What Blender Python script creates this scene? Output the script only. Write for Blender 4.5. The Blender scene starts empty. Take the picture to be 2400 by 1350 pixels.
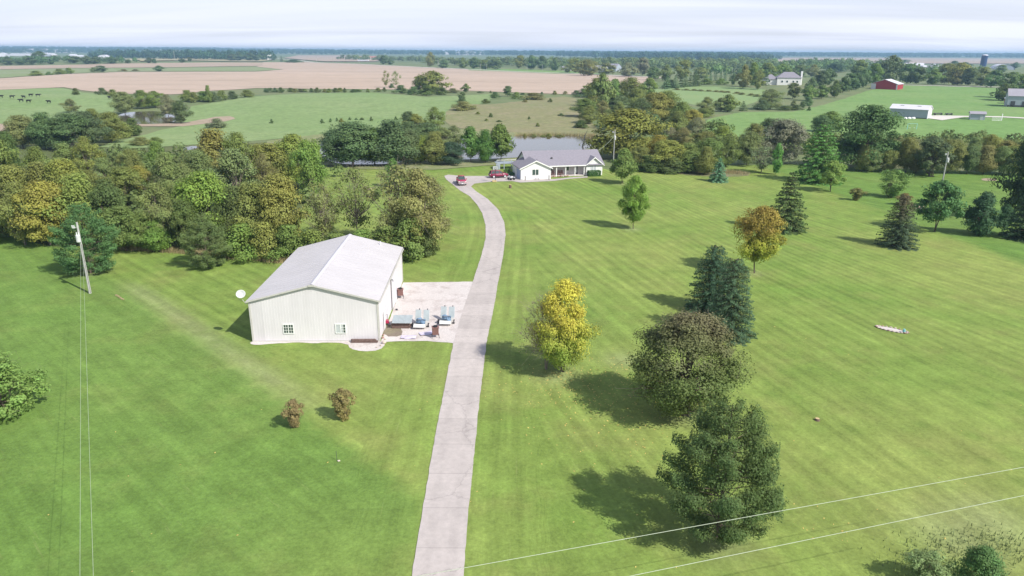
import bpy, math, random
import numpy as np
from mathutils import Vector, Matrix
from mathutils.geometry import delaunay_2d_cdt
R = math.radians
sc = bpy.context.scene
COL = sc.collection
# ------------------------------------------------------------------ camera, world, sun, exposure
F, CH = 1676.0, 30.0
PITCH = math.atan((675 - 119.5) / F)
ROLL = 0.0055
cf = np.array([0, math.cos(PITCH), -math.sin(PITCH)])
r0 = np.array([1.0, 0, 0]); u0 = np.array([0, math.sin(PITCH), math.cos(PITCH)])
cr = r0 * math.cos(ROLL) + u0 * math.sin(ROLL)
cu = u0 * math.cos(ROLL) - r0 * math.sin(ROLL)
camd = bpy.data.cameras.new('camera'); cam = bpy.data.objects.new('camera', camd); COL.objects.link(cam)
camd.sensor_width = 36; camd.lens = F / 2400 * 36; camd.clip_start = 0.5; camd.clip_end = 40000
cam.matrix_world = Matrix(((cr[0], cu[0], -cf[0], 0), (cr[1], cu[1], -cf[1], 0), (cr[2], cu[2], -cf[2], CH), (0, 0, 0, 1)))
sc.camera = cam
SUN_EL, SUN_AZ = R(43), R(-39)            # azimuth as a maths angle from +X: the sun stands right of and behind the camera
w = bpy.data.worlds.new('World'); sc.world = w; w.use_nodes = True
nt = w.node_tree; nt.nodes.clear()
def N(nt, typ, **kw):
    n = nt.nodes.new(typ)
    for k, v in kw.items():
        if k.startswith('i_'):
            key = k[2:]
            n.inputs[int(key) if key.isdigit() else key.replace('_', ' ')].default_value = v
        else: setattr(n, k, v)
    return n
def L(nt, a, b): nt.links.new(a, b)
sky = N(nt, 'ShaderNodeTexSky', sky_type='NISHITA', sun_disc=False, sun_elevation=SUN_EL, sun_rotation=R(90) - SUN_AZ, air_density=1.0, dust_density=1.5, ozone_density=1.0)
tc = N(nt, 'ShaderNodeTexCoord'); sep = N(nt, 'ShaderNodeSeparateXYZ'); L(nt, tc.outputs['Generated'], sep.inputs[0])
zz = N(nt, 'ShaderNodeMath', operation='MAXIMUM', i_1=0.0); L(nt, sep.outputs['Z'], zz.inputs[0])
za = N(nt, 'ShaderNodeMath', operation='ADD', i_1=0.06); L(nt, zz.outputs[0], za.inputs[0])
dx = N(nt, 'ShaderNodeMath', operation='DIVIDE'); L(nt, sep.outputs['X'], dx.inputs[0]); L(nt, za.outputs[0], dx.inputs[1])
dy = N(nt, 'ShaderNodeMath', operation='DIVIDE'); L(nt, sep.outputs['Y'], dy.inputs[0]); L(nt, za.outputs[0], dy.inputs[1])
cx_ = N(nt, 'ShaderNodeCombineXYZ'); L(nt, dx.outputs[0], cx_.inputs[0]); L(nt, dy.outputs[0], cx_.inputs[1])
mp = N(nt, 'ShaderNodeMapping'); mp.inputs['Scale'].default_value = (0.16, 0.42, 1); mp.inputs['Rotation'].default_value = (0, 0, R(-8)); L(nt, cx_.outputs[0], mp.inputs[0])
cn = N(nt, 'ShaderNodeTexNoise', i_Scale=0.8, i_Detail=7.0, i_Roughness=0.5, i_Distortion=0.6); L(nt, mp.outputs[0], cn.inputs['Vector'])
rmp = N(nt, 'ShaderNodeMapRange', i_1=0.36, i_2=0.64); L(nt, cn.outputs['Fac'], rmp.inputs[0])
# thin cloud is densest towards the horizon
hz = N(nt, 'ShaderNodeMapRange', i_1=0.0, i_2=0.9, i_3=1.0, i_4=0.45); L(nt, sep.outputs['Z'], hz.inputs[0])
cm = N(nt, 'ShaderNodeMath', operation='MULTIPLY_ADD', i_1=0.36, i_2=0.64); L(nt, rmp.outputs[0], cm.inputs[0])
cm2 = N(nt, 'ShaderNodeMath', operation='MULTIPLY'); L(nt, cm.outputs[0], cm2.inputs[0]); L(nt, hz.outputs[0], cm2.inputs[1])
cbr = N(nt, 'ShaderNodeMapRange', i_1=0.0, i_2=0.7, i_3=1.0, i_4=0.55); L(nt, sep.outputs['Z'], cbr.inputs[0])
ccol = N(nt, 'ShaderNodeVectorMath', operation='SCALE'); ccol.inputs[0].default_value = (7.9, 8.15, 9.5); L(nt, cbr.outputs[0], ccol.inputs['Scale'])
mix = N(nt, 'ShaderNodeMix', data_type='RGBA'); L(nt, cm2.outputs[0], mix.inputs[0]); skm = N(nt, 'ShaderNodeVectorMath', operation='MULTIPLY'); skm.inputs[1].default_value = (.86, 1.0, 1.22); L(nt, sky.outputs[0], skm.inputs[0]); L(nt, skm.outputs[0], mix.inputs[6]); L(nt, ccol.outputs[0], mix.inputs[7])
bg = N(nt, 'ShaderNodeBackground', i_Strength=0.1); L(nt, mix.outputs[2], bg.inputs[0])
wo = N(nt, 'ShaderNodeOutputWorld'); L(nt, bg.outputs[0], wo.inputs[0])
sd = bpy.data.lights.new('sun', 'SUN'); sun = bpy.data.objects.new('sun', sd); COL.objects.link(sun)
sd.energy = 4.6; sd.angle = R(0.5); sd.color = (1, .955, .88)
sv = Vector((math.cos(SUN_AZ) * math.cos(SUN_EL), math.sin(SUN_AZ) * math.cos(SUN_EL), math.sin(SUN_EL)))
sun.rotation_euler = sv.to_track_quat('Z', 'Y').to_euler(); sun.location = (60, -60, 120)
sc.view_settings.view_transform = 'Standard'; sc.view_settings.look = 'None'; sc.view_settings.gamma = 1
sc.view_settings.use_curve_mapping = False; sc.view_settings.exposure = 0.38
sc.cycles.max_bounces = 6; sc.cycles.transparent_max_bounces = 6; sc.cycles.volume_bounces = 0
# ------------------------------------------------------------------ picture <-> place
HILLS = [(-90, 450, 2.6, 110, 70), (-300, 450, 2.2, 120, 60), (30, 380, 2.5, 60, 55), (230, 340, 2.4, 110, 60), (-250, 850, 5, 260, 120),
         (120, 700, 3, 250, 120), (300, 600, 3, 150, 130), (-900, 1500, 8, 500, 260), (600, 1500, 6, 500, 300)]
def T(x, y):
    z = 0.0 * x
    for a, b, h, sx, sy in HILLS: z = z + h * np.exp(-((x - a) / sx) ** 2 - ((y - b) / sy) ** 2)
    k = np.clip((np.hypot(x, y) - 225) / 90, 0, 1)
    z = z * k * k * (3 - 2 * k)
    # the far country rises to a low wooded crest, higher on the left
    q = np.clip((y - 4200) / 3200, 0, 1); q = q * q * (3 - 2 * q); e = np.clip((y - 8200) / 2500, 0, 1); e = 1 - e * e * (3 - 2 * e)
    a = np.interp(x / np.maximum(y, 1), [-.8, -.45, -.2, 0, .3, .8], [26, 20, 12, 9, 8, 6])
    return z + a * q * e * (1 + .12 * np.sin(x / 700.0) + .08 * np.sin(x / 260.0 + 1))
def ray(px, py): return cf * F + cr * (px - 1200) + cu * (675 - py)
def G(px, py):
    """where the sight line through this point of the photograph meets the terrain"""
    d = ray(px, py); d = d / np.linalg.norm(d)
    if d[2] > -1e-4: d[2] = -1e-4
    t = CH / -d[2]
    if t < 215: return np.array([d[0] * t, d[1] * t, 0.0])
    ts = np.concatenate([np.linspace(200, 2200, 1400), np.linspace(2205, max(2300, t * 1.02), 400)])
    X = d[0] * ts; Y = d[1] * ts; Z = CH + d[2] * ts; D = Z - T(X, Y)
    i = int(np.argmax(D < 0)) if (D < 0).any() else len(ts) - 1
    if i == 0: i = 1
    a = D[i - 1] / (D[i - 1] - D[i]) if D[i] < 0 else 1
    tt = ts[i - 1] + (ts[i] - ts[i - 1]) * a
    return np.array([d[0] * tt, d[1] * tt, float(T(d[0] * tt, d[1] * tt))])
def atz(px, py, z):
    d = ray(px, py); t = (z - CH) / d[2]; return np.array([d[0] * t, d[1] * t, z])
def proj(P):
    v = np.asarray(P, float) - (0, 0, CH); z = v @ cf; return 1200 + F * (v @ cr) / z, 675 - F * (v @ cu) / z
def ppm(P): return F / float((np.asarray(P, float) - (0, 0, CH)) @ cf)
def height_to(P, ytop):
    lo, hi = 0.1, 60.0
    for _ in range(30):
        m = (lo + hi) / 2
        if proj((P[0], P[1], P[2] + m))[1] > ytop: lo = m
        else: hi = m
    return lo
# ------------------------------------------------------------------ materials
def material(name):
    m = bpy.data.materials.new(name); m.use_nodes = True; nt = m.node_tree
    return m, nt, nt.nodes['Principled BSDF']
def solid(name, c, rough=.6, var=.12, scale=3.0, metal=0.0, bump=0.0, spec=.4, dirt=None):
    m, nt, b = material(name)
    tc = N(nt, 'ShaderNodeTexCoord'); no = N(nt, 'ShaderNodeTexNoise', i_Scale=scale, i_Detail=5.0, i_Roughness=.65); L(nt, tc.outputs['Object'], no.inputs['Vector'])
    mr = N(nt, 'ShaderNodeMapRange', i_1=.25, i_2=.75, i_3=1 - var, i_4=1 + var); L(nt, no.outputs['Fac'], mr.inputs[0])
    vm = N(nt, 'ShaderNodeVectorMath', operation='SCALE'); vm.inputs[0].default_value = c[:3]; L(nt, mr.outputs[0], vm.inputs['Scale'])
    out = vm.outputs[0]
    if dirt:
        n2 = N(nt, 'ShaderNodeTexNoise', i_Scale=scale * .35, i_Detail=7.0, i_Roughness=.7); L(nt, tc.outputs['Object'], n2.inputs['Vector'])
        r2 = N(nt, 'ShaderNodeMapRange', i_1=.48, i_2=.72); L(nt, n2.outputs['Fac'], r2.inputs[0])
        mx = N(nt, 'ShaderNodeMix', data_type='RGBA'); L(nt, r2.outputs[0], mx.inputs[0]); L(nt, out, mx.inputs[6]); mx.inputs[7].default_value = (*dirt, 1); out = mx.outputs[2]
    L(nt, out, b.inputs['Base Color']); b.inputs['Roughness'].default_value = rough; b.inputs['Metallic'].default_value = metal
    b.inputs['Specular IOR Level'].default_value = spec
    if bump:
        bp = N(nt, 'ShaderNodeBump', i_Strength=bump, i_Distance=.05); L(nt, no.outputs['Fac'], bp.inputs['Height']); L(nt, bp.outputs[0], b.inputs['Normal'])
    return m
M = {}
M['white'] = solid('white painted steel', (.62, .61, .645), .5, .04, .6)
M['roofwhite'] = solid('white roof steel', (.525, .51, .54), .42, .05, .25)
def steel(name, c, streak, axis, seam):
    m, nt, b = material(name); tc = N(nt, 'ShaderNodeTexCoord'); mp_ = N(nt, 'ShaderNodeMapping'); mp_.inputs['Scale'].default_value = streak; L(nt, tc.outputs['Object'], mp_.inputs[0])
    n = N(nt, 'ShaderNodeTexNoise', i_Scale=1.0, i_Detail=7.0, i_Roughness=.7); L(nt, mp_.outputs[0], n.inputs['Vector']); mr_ = N(nt, 'ShaderNodeMapRange', i_1=.3, i_2=.72, i_3=1.03, i_4=.93); L(nt, n.outputs['Fac'], mr_.inputs[0])
    n2 = N(nt, 'ShaderNodeTexNoise', i_Scale=.25, i_Detail=4.0); L(nt, tc.outputs['Object'], n2.inputs['Vector']); m2 = N(nt, 'ShaderNodeMapRange', i_1=.3, i_2=.7, i_3=.95, i_4=1.04); L(nt, n2.outputs['Fac'], m2.inputs[0])
    sx = N(nt, 'ShaderNodeSeparateXYZ'); L(nt, tc.outputs['Object'], sx.inputs[0]); dv = N(nt, 'ShaderNodeMath', operation='DIVIDE', i_1=seam); L(nt, sx.outputs[axis], dv.inputs[0]); fr = N(nt, 'ShaderNodeMath', operation='FRACT'); L(nt, dv.outputs[0], fr.inputs[0])
    lt = N(nt, 'ShaderNodeMath', operation='LESS_THAN', i_1=.045); L(nt, fr.outputs[0], lt.inputs[0]); dk = N(nt, 'ShaderNodeMath', operation='MULTIPLY_ADD', i_1=-.07, i_2=1.0); L(nt, lt.outputs[0], dk.inputs[0])
    a = N(nt, 'ShaderNodeMath', operation='MULTIPLY'); L(nt, mr_.outputs[0], a.inputs[0]); L(nt, m2.outputs[0], a.inputs[1]); a2 = N(nt, 'ShaderNodeMath', operation='MULTIPLY'); L(nt, a.outputs[0], a2.inputs[0]); L(nt, dk.outputs[0], a2.inputs[1])
    vm = N(nt, 'ShaderNodeVectorMath', operation='SCALE'); vm.inputs[0].default_value = c; L(nt, a2.outputs[0], vm.inputs['Scale']); L(nt, vm.outputs[0], b.inputs['Base Color']); b.inputs['Roughness'].default_value = .42; return m
M['barnroof'] = steel('barn roof steel', (.54, .515, .515), (.5, 1.6, .5), 'Y', .91)
M['barnwall'] = steel('barn wall steel', (.67, .64, .655), (1.4, 1.4, .25), 'X', 30.0)
M['trim'] = solid('cream trim', (.50, .485, .45), .5)
M['trimwhite'] = solid('white trim', (.8, .8, .78), .5)
M['glass'] = solid('window glass', (.05, .075, .07), .12, .3, 1.5, spec=.9)
M['curtain'] = solid('pale blind', (.45, .48, .48), .5)
M['shingle'] = solid('grey shingles', (.235, .22, .25), .85, .14, 2.2, bump=.4)
M['siding'] = solid('white siding', (.72, .72, .70), .6, .04)
M['bluedoor'] = solid('garage side', (.42, .5, .66), .5, .06)
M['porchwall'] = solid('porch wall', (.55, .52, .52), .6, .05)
M['brown'] = solid('weathered timber', (.14, .09, .075), .8, .4, 4)
M['rust'] = solid('rust brown steel', (.22, .115, .10), .6, .2, 6)
M['black'] = solid('black plastic', (.02, .02, .022), .5)
M['dark'] = solid('dark grey', (.06, .06, .065), .5)
M['galv'] = solid('galvanised sheet', (.42, .47, .48), .35, .12, 2, metal=.3)
M['bluegrey'] = solid('blue grey machine', (.14, .22, .32), .5, .3, 4)
M['tarp'] = solid('pale lilac tarp', (.55, .5, .62), .6, .15, 2)
M['stone'] = solid('pale stone', (.5, .42, .36), .8, .3, 3, bump=.3)
M['redstone'] = solid('red stone', (.34, .2, .17), .8, .3, 3, bump=.3)
M['pole'] = solid('grey weathered pole', (.40, .40, .37), .8, .15, 3)
M['transformer'] = solid('pale transformer', (.55, .56, .55), .4)
M['wire'] = solid('bare wire', (.40, .46, .33), .5)
M['redbarn'] = solid('red barn steel', (.33, .03, .04), .55, .1, .3)
M['greywall'] = solid('grey steel siding', (.33, .37, .42), .5, .06, .3)
M['greyroof'] = solid('grey roof', (.33, .31, .34), .5, .08, .3)
M['redroof'] = solid('faded red roof', (.36, .16, .13), .7, .1, .3)
M['silo'] = solid('dark blue silo', (.012, .035, .12), .35, .1, .2)
M['carred'] = solid('red car paint', (.36, .02, .07), .25, .05, spec=.7)
M['carmaroon'] = solid('dark red car paint', (.22, .015, .05), .25, .05, spec=.7)
M['chrome'] = solid('chrome', (.6, .6, .62), .2, .05, metal=.8)
M['rim'] = solid('alloy rim', (.62, .6, .62), .35)
M['tyre'] = solid('tyre rubber', (.025, .025, .027), .8)
M['lamp'] = solid('lamp lens', (.7, .7, .68), .15)
M['plate'] = solid('white plate', (.8, .8, .8), .4)
M['concrete2'] = solid('pale concrete', (.55, .5, .47), .8, .08, 1.5)
M['straw'] = solid('cut wood', (.55, .42, .22), .7, .2, 6)
M['grassblade'] = solid('dry grass', (.30, .25, .12), .8, .4, .6)
M['weedblade'] = solid('green weeds', (.17, .22, .09), .8, .4, .6)
M['cowhide'] = solid('black cowhide', (.012, .011, .011), .7)
M['teal'] = solid('teal plastic', (.2, .5, .5), .5)
M['bark'] = solid('grey brown bark', (.12, .095, .07), .9, .25, 3)
M['barkpale'] = solid('pale dry bark', (.24, .20, .16), .9, .25, 3)
M['leafy'] = solid('fallen leaf', (.55, .42, .12), .7, .4, 2)

def ground_mat(name, c1, c2, c3=None, s1=.02, s2=.25, s3=2.5, amt3=.12, rough=.95, rows=None, stretch=(1, 1, 1), rot=0):
    """soil or plant cover: two colours in patches, a third in blotches, fine grain"""
    m, nt, b = material(name)
    g = N(nt, 'ShaderNodeTexCoord'); mpp = N(nt, 'ShaderNodeMapping'); mpp.inputs['Scale'].default_value = stretch; mpp.inputs['Rotation'].default_value = (0, 0, rot); L(nt, g.outputs['Object'], mpp.inputs[0])
    v = mpp.outputs[0]
    a = N(nt, 'ShaderNodeTexNoise', i_Scale=s1, i_Detail=6.0, i_Roughness=.6); L(nt, v, a.inputs['Vector'])
    ra = N(nt, 'ShaderNodeMapRange', i_1=.35, i_2=.65); L(nt, a.outputs['Fac'], ra.inputs[0])
    m1 = N(nt, 'ShaderNodeMix', data_type='RGBA'); L(nt, ra.outputs[0], m1.inputs[0]); m1.inputs[6].default_value = (*c1, 1); m1.inputs[7].default_value = (*c2, 1)
    o = m1.outputs[2]
    if c3:
        c = N(nt, 'ShaderNodeTexNoise', i_Scale=s2, i_Detail=5.0, i_Roughness=.7); L(nt, v, c.inputs['Vector'])
        rc = N(nt, 'ShaderNodeMapRange', i_1=.5, i_2=.72); L(nt, c.outputs['Fac'], rc.inputs[0])
        m2 = N(nt, 'ShaderNodeMix', data_type='RGBA'); L(nt, rc.outputs[0], m2.inputs[0]); L(nt, o, m2.inputs[6]); m2.inputs[7].default_value = (*c3, 1); o = m2.outputs[2]
    d = N(nt, 'ShaderNodeTexNoise', i_Scale=s3, i_Detail=4.0, i_Roughness=.7); L(nt, v, d.inputs['Vector'])
    rd = N(nt, 'ShaderNodeMapRange', i_1=.25, i_2=.75, i_3=1 - amt3, i_4=1 + amt3); L(nt, d.outputs['Fac'], rd.inputs[0])
    fac = rd.outputs[0]
    if rows:
        wv = N(nt, 'ShaderNodeTexWave', i_Scale=rows, i_Distortion=1.5, i_Detail=2.0); L(nt, v, wv.inputs['Vector'])
        rw = N(nt, 'ShaderNodeMapRange', i_3=.92, i_4=1.06); L(nt, wv.outputs['Fac'], rw.inputs[0])
        mm = N(nt, 'ShaderNodeMath', operation='MULTIPLY'); L(nt, fac, mm.inputs[0]); L(nt, rw.outputs[0], mm.inputs[1]); fac = mm.outputs[0]
    vm = N(nt, 'ShaderNodeVectorMath', operation='SCALE'); L(nt, o, vm.inputs[0]); L(nt, fac, vm.inputs['Scale'])
    L(nt, vm.outputs[0], b.inputs['Base Color']); b.inputs['Roughness'].default_value = rough; b.inputs['Specular IOR Level'].default_value = .15
    return m
# ------------------------------------------------------------------ objects
def tag(o, label=None, cat=None, group=None, kind=None):
    if label: o['label'] = label
    if cat: o['category'] = cat
    if group: o['group'] = group
    if kind: o['kind'] = kind
    return o
def empty(name, loc, rz=0.0):
    o = bpy.data.objects.new(name, None); COL.objects.link(o); o.location = tuple(float(v) for v in loc); o.rotation_euler = (0, 0, rz); o.empty_display_size = .3
    return o
class MB:
    """collects simple solids and links them as one mesh object"""
    def __init__(s): s.v = []; s.f = []
    def add(s, vs, fs):
        k = len(s.v); s.v += [tuple(float(c) for c in p) for p in vs]; s.f += [tuple(k + i for i in f) for f in fs]; return s
    def box(s, x0, x1, y0, y1, z0, z1):
        return s.add([(x0, y0, z0), (x1, y0, z0), (x1, y1, z0), (x0, y1, z0), (x0, y0, z1), (x1, y0, z1), (x1, y1, z1), (x0, y1, z1)],
                     [(0, 3, 2, 1), (4, 5, 6, 7), (0, 1, 5, 4), (1, 2, 6, 5), (2, 3, 7, 6), (3, 0, 4, 7)])
    def prism(s, pts, d):
        """extrude a polygon (3D points) by vector d"""
        n = len(pts); a = [tuple(p) for p in pts]; b = [tuple(np.add(p, d)) for p in pts]
        return s.add(a + b, [tuple(range(n))[::-1], tuple(range(n, 2 * n))] + [(i, (i + 1) % n, n + (i + 1) % n, n + i) for i in range(n)])
    def tube(s, pts, rad, n=8, cap=True):
        pts = [np.array(p, float) for p in pts]; rad = [rad] * len(pts) if isinstance(rad, (int, float)) else rad
        k = len(s.v)
        for i, p in enumerate(pts):
            t = pts[min(i + 1, len(pts) - 1)] - pts[max(i - 1, 0)]; t = t / (np.linalg.norm(t) + 1e-9)
            a = np.cross(t, (0, 0, 1.0)) if abs(t[2]) < .9 else np.cross(t, (1.0, 0, 0)); a /= np.linalg.norm(a); b = np.cross(t, a)
            for j in range(n):
                q = 2 * math.pi * j / n; s.v.append(tuple(p + (a * math.cos(q) + b * math.sin(q)) * rad[i]))
        for i in range(len(pts) - 1):
            for j in range(n):
                s.f.append((k + i * n + j, k + i * n + (j + 1) % n, k + (i + 1) * n + (j + 1) % n, k + (i + 1) * n + j))
        if cap:
            s.f.append(tuple(k + j for j in range(n))[::-1]); e = k + (len(pts) - 1) * n; s.f.append(tuple(e + j for j in range(n)))
        return s
    def loft(s, rings, cap=True):
        n = len(rings[0]); k = len(s.v)
        for r in rings: s.v += [tuple(float(c) for c in p) for p in r]
        for i in range(len(rings) - 1):
            for j in range(n): s.f.append((k + i * n + j, k + i * n + (j + 1) % n, k + (i + 1) * n + (j + 1) % n, k + (i + 1) * n + j))
        if cap: s.f.append(tuple(k + j for j in range(n))[::-1]); e = k + (len(rings) - 1) * n; s.f.append(tuple(e + j for j in range(n)))
        return s
    def blob(s, c, r, seed=0, n=8, m=6, rough=.18):
        rg = random.Random(seed); k = len(s.v); rx, ry, rz = r
        for i in range(m + 1):
            ph = math.pi * i / m
            for j in range(n):
                th = 2 * math.pi * j / n; q = 1 + rg.uniform(-rough, rough) if 0 < i < m else 1
                s.v.append((c[0] + rx * q * math.sin(ph) * math.cos(th), c[1] + ry * q * math.sin(ph) * math.sin(th), c[2] + rz * q * math.cos(ph)))
        for i in range(m):
            for j in range(n): s.f.append((k + i * n + j, k + (i + 1) * n + j, k + (i + 1) * n + (j + 1) % n, k + i * n + (j + 1) % n))
        return s
    def build(s, name, mat, parent=None, smooth=False, bevel=0):
        me = bpy.data.meshes.new(name); me.from_pydata(s.v, [], s.f); me.materials.append(mat)
        if smooth: me.shade_smooth()
        o = bpy.data.objects.new(name, me); COL.objects.link(o)
        if parent: o.parent = parent
        if bevel:
            b = o.modifiers.new('bevel', 'BEVEL'); b.width = bevel; b.segments = 2; b.limit_method = 'ANGLE'
        return o
def copy_tree(o, parent=None):
    c = o.copy(); COL.objects.link(c); c.parent = parent
    for ch in list(o.children): copy_tree(ch, c)
    return c
# ------------------------------------------------------------------ the ground
GEN = np.random.default_rng(7)
def poly_world(px):
    return [tuple(G(*p)[:2]) for p in px]
def densify(pts, step, jit, rng):
    out = []
    n = len(pts)
    for i in range(n):
        a = np.array(pts[i]); b = np.array(pts[(i + 1) % n]); d = np.linalg.norm(b - a); k = max(1, int(d / step))
        nrm = np.array([-(b - a)[1], (b - a)[0]]) / (d + 1e-9)
        for j in range(k):
            out.append(tuple(a + (b - a) * j / k + nrm * (rng.normal() * jit if j else 0)))
    return out
def smooth_closed(pts, it=2):
    for _ in range(it):
        q = []
        for i in range(len(pts)):
            a = np.array(pts[i]); b = np.array(pts[(i + 1) % len(pts)]); q += [tuple(a * .75 + b * .25), tuple(a * .25 + b * .75)]
        pts = q
    return pts
def inside(P, poly):
    x, y = P[:, 0], P[:, 1]; c = np.zeros(len(P), bool); n = len(poly)
    for i in range(n):
        x1, y1 = poly[i]; x2, y2 = poly[(i + 1) % n]
        if y1 == y2: continue
        m = ((y1 > y) != (y2 > y)) & (x < (x2 - x1) * (y - y1) / (y2 - y1) + x1); c ^= m
    return c
def sheet(name, poly, mat, off, step, jit=0.0, smooth=0, world=False, thick=0, struct=True, attrs=None, relief=None):
    """a polygon of ground cover draped over the terrain"""
    rng = np.random.default_rng(abs(hash(name)) % 1000 if False else len(name) * 7 + 3)
    pw = list(poly) if world else poly_world(poly)
    if smooth: pw = smooth_closed(pw, smooth)
    pw = densify(pw, step, jit, rng)
    A = np.array(pw); x0, y0 = A.min(0); x1, y1 = A.max(0)
    gx, gy = np.meshgrid(np.arange(x0 + step / 2, x1, step), np.arange(y0 + step / 2, y1, step)); P = np.stack([gx.ravel(), gy.ravel()], 1)
    P = P + rng.uniform(-.15, .15, P.shape) * step
    P = P[inside(P, pw)]
    c = A.mean(0)
    V = [Vector((p[0] - c[0], p[1] - c[1])) for p in pw] + [Vector((p[0] - c[0], p[1] - c[1])) for p in P]
    vs, es, fs, *_ = delaunay_2d_cdt(V, [(i, (i + 1) % len(pw)) for i in range(len(pw))], [list(range(len(pw)))], 1, 1e-4)
    X = np.array([v[0] + c[0] for v in vs]); Y = np.array([v[1] + c[1] for v in vs]); Z = T(X, Y) + off
    if relief: Z = Z + relief(X, Y)
    me = bpy.data.meshes.new(name); me.from_pydata(np.stack([X, Y, Z], 1).tolist(), [], [tuple(f) for f in fs]); me.materials.append(mat)
    if attrs:
        for k, fn in attrs.items():
            at = me.attributes.new(k, 'FLOAT', 'POINT'); at.data.foreach_set('value', np.asarray(fn(X, Y), np.float32))
    me.shade_smooth()
    # faces up
    nz = [p.normal.z for p in me.polygons]
    if sum(nz) < 0: me.flip_normals()
    o = bpy.data.objects.new(name, me); COL.objects.link(o)
    if struct: o['kind'] = 'structure'
    return o
# terrain as one sheet to the horizon
ys = np.concatenate([np.linspace(-150, 200, 36), 200 + (np.geomspace(1, 1 + 14800 / 60, 330) - 1) * 60])
ss = np.linspace(-1.25, 1.25, 230)
YY, SS = np.meshgrid(ys, ss, indexing='ij'); XX = SS * (np.maximum(YY, -150) + 330); ZZ = T(XX, YY)
nr, ncn = YY.shape
idx = np.arange(nr * ncn).reshape(nr, ncn)
fc = np.stack([idx[:-1, :-1], idx[:-1, 1:], idx[1:, 1:], idx[1:, :-1]], -1).reshape(-1, 4)
def np_mesh(name, V, Q, mats=(), fmat=None, fattr=None, smooth=False):
    me = bpy.data.meshes.new(name); me.vertices.add(len(V)); me.vertices.foreach_set('co', np.asarray(V, np.float32).ravel())
    me.loops.add(len(Q) * 4); me.loops.foreach_set('vertex_index', np.asarray(Q, np.int32).ravel())
    me.polygons.add(len(Q)); me.polygons.foreach_set('loop_start', np.arange(0, len(Q) * 4, 4, dtype=np.int32))
    for m in mats: me.materials.append(m)
    if fmat is not None: me.polygons.foreach_set('material_index', np.asarray(fmat, np.int32))
    if fattr:
        for k, a in fattr.items(): me.attributes.new(k, 'FLOAT', 'FACE').data.foreach_set('value', np.asarray(a, np.float32))
    me.update(calc_edges=True); me.validate()
    if smooth: me.shade_smooth()
    else: me.shade_flat()
    return me
mg = ground_mat('meadow', (.13, .18, .07), (.19, .20, .10), (.10, .15, .06), .012, .05, .6, .15)
go = bpy.data.objects.new('ground', np_mesh('ground', np.stack([XX, YY, ZZ], -1).reshape(-1, 3), fc, [mg], smooth=True)); COL.objects.link(go); go['kind'] = 'structure'

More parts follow.
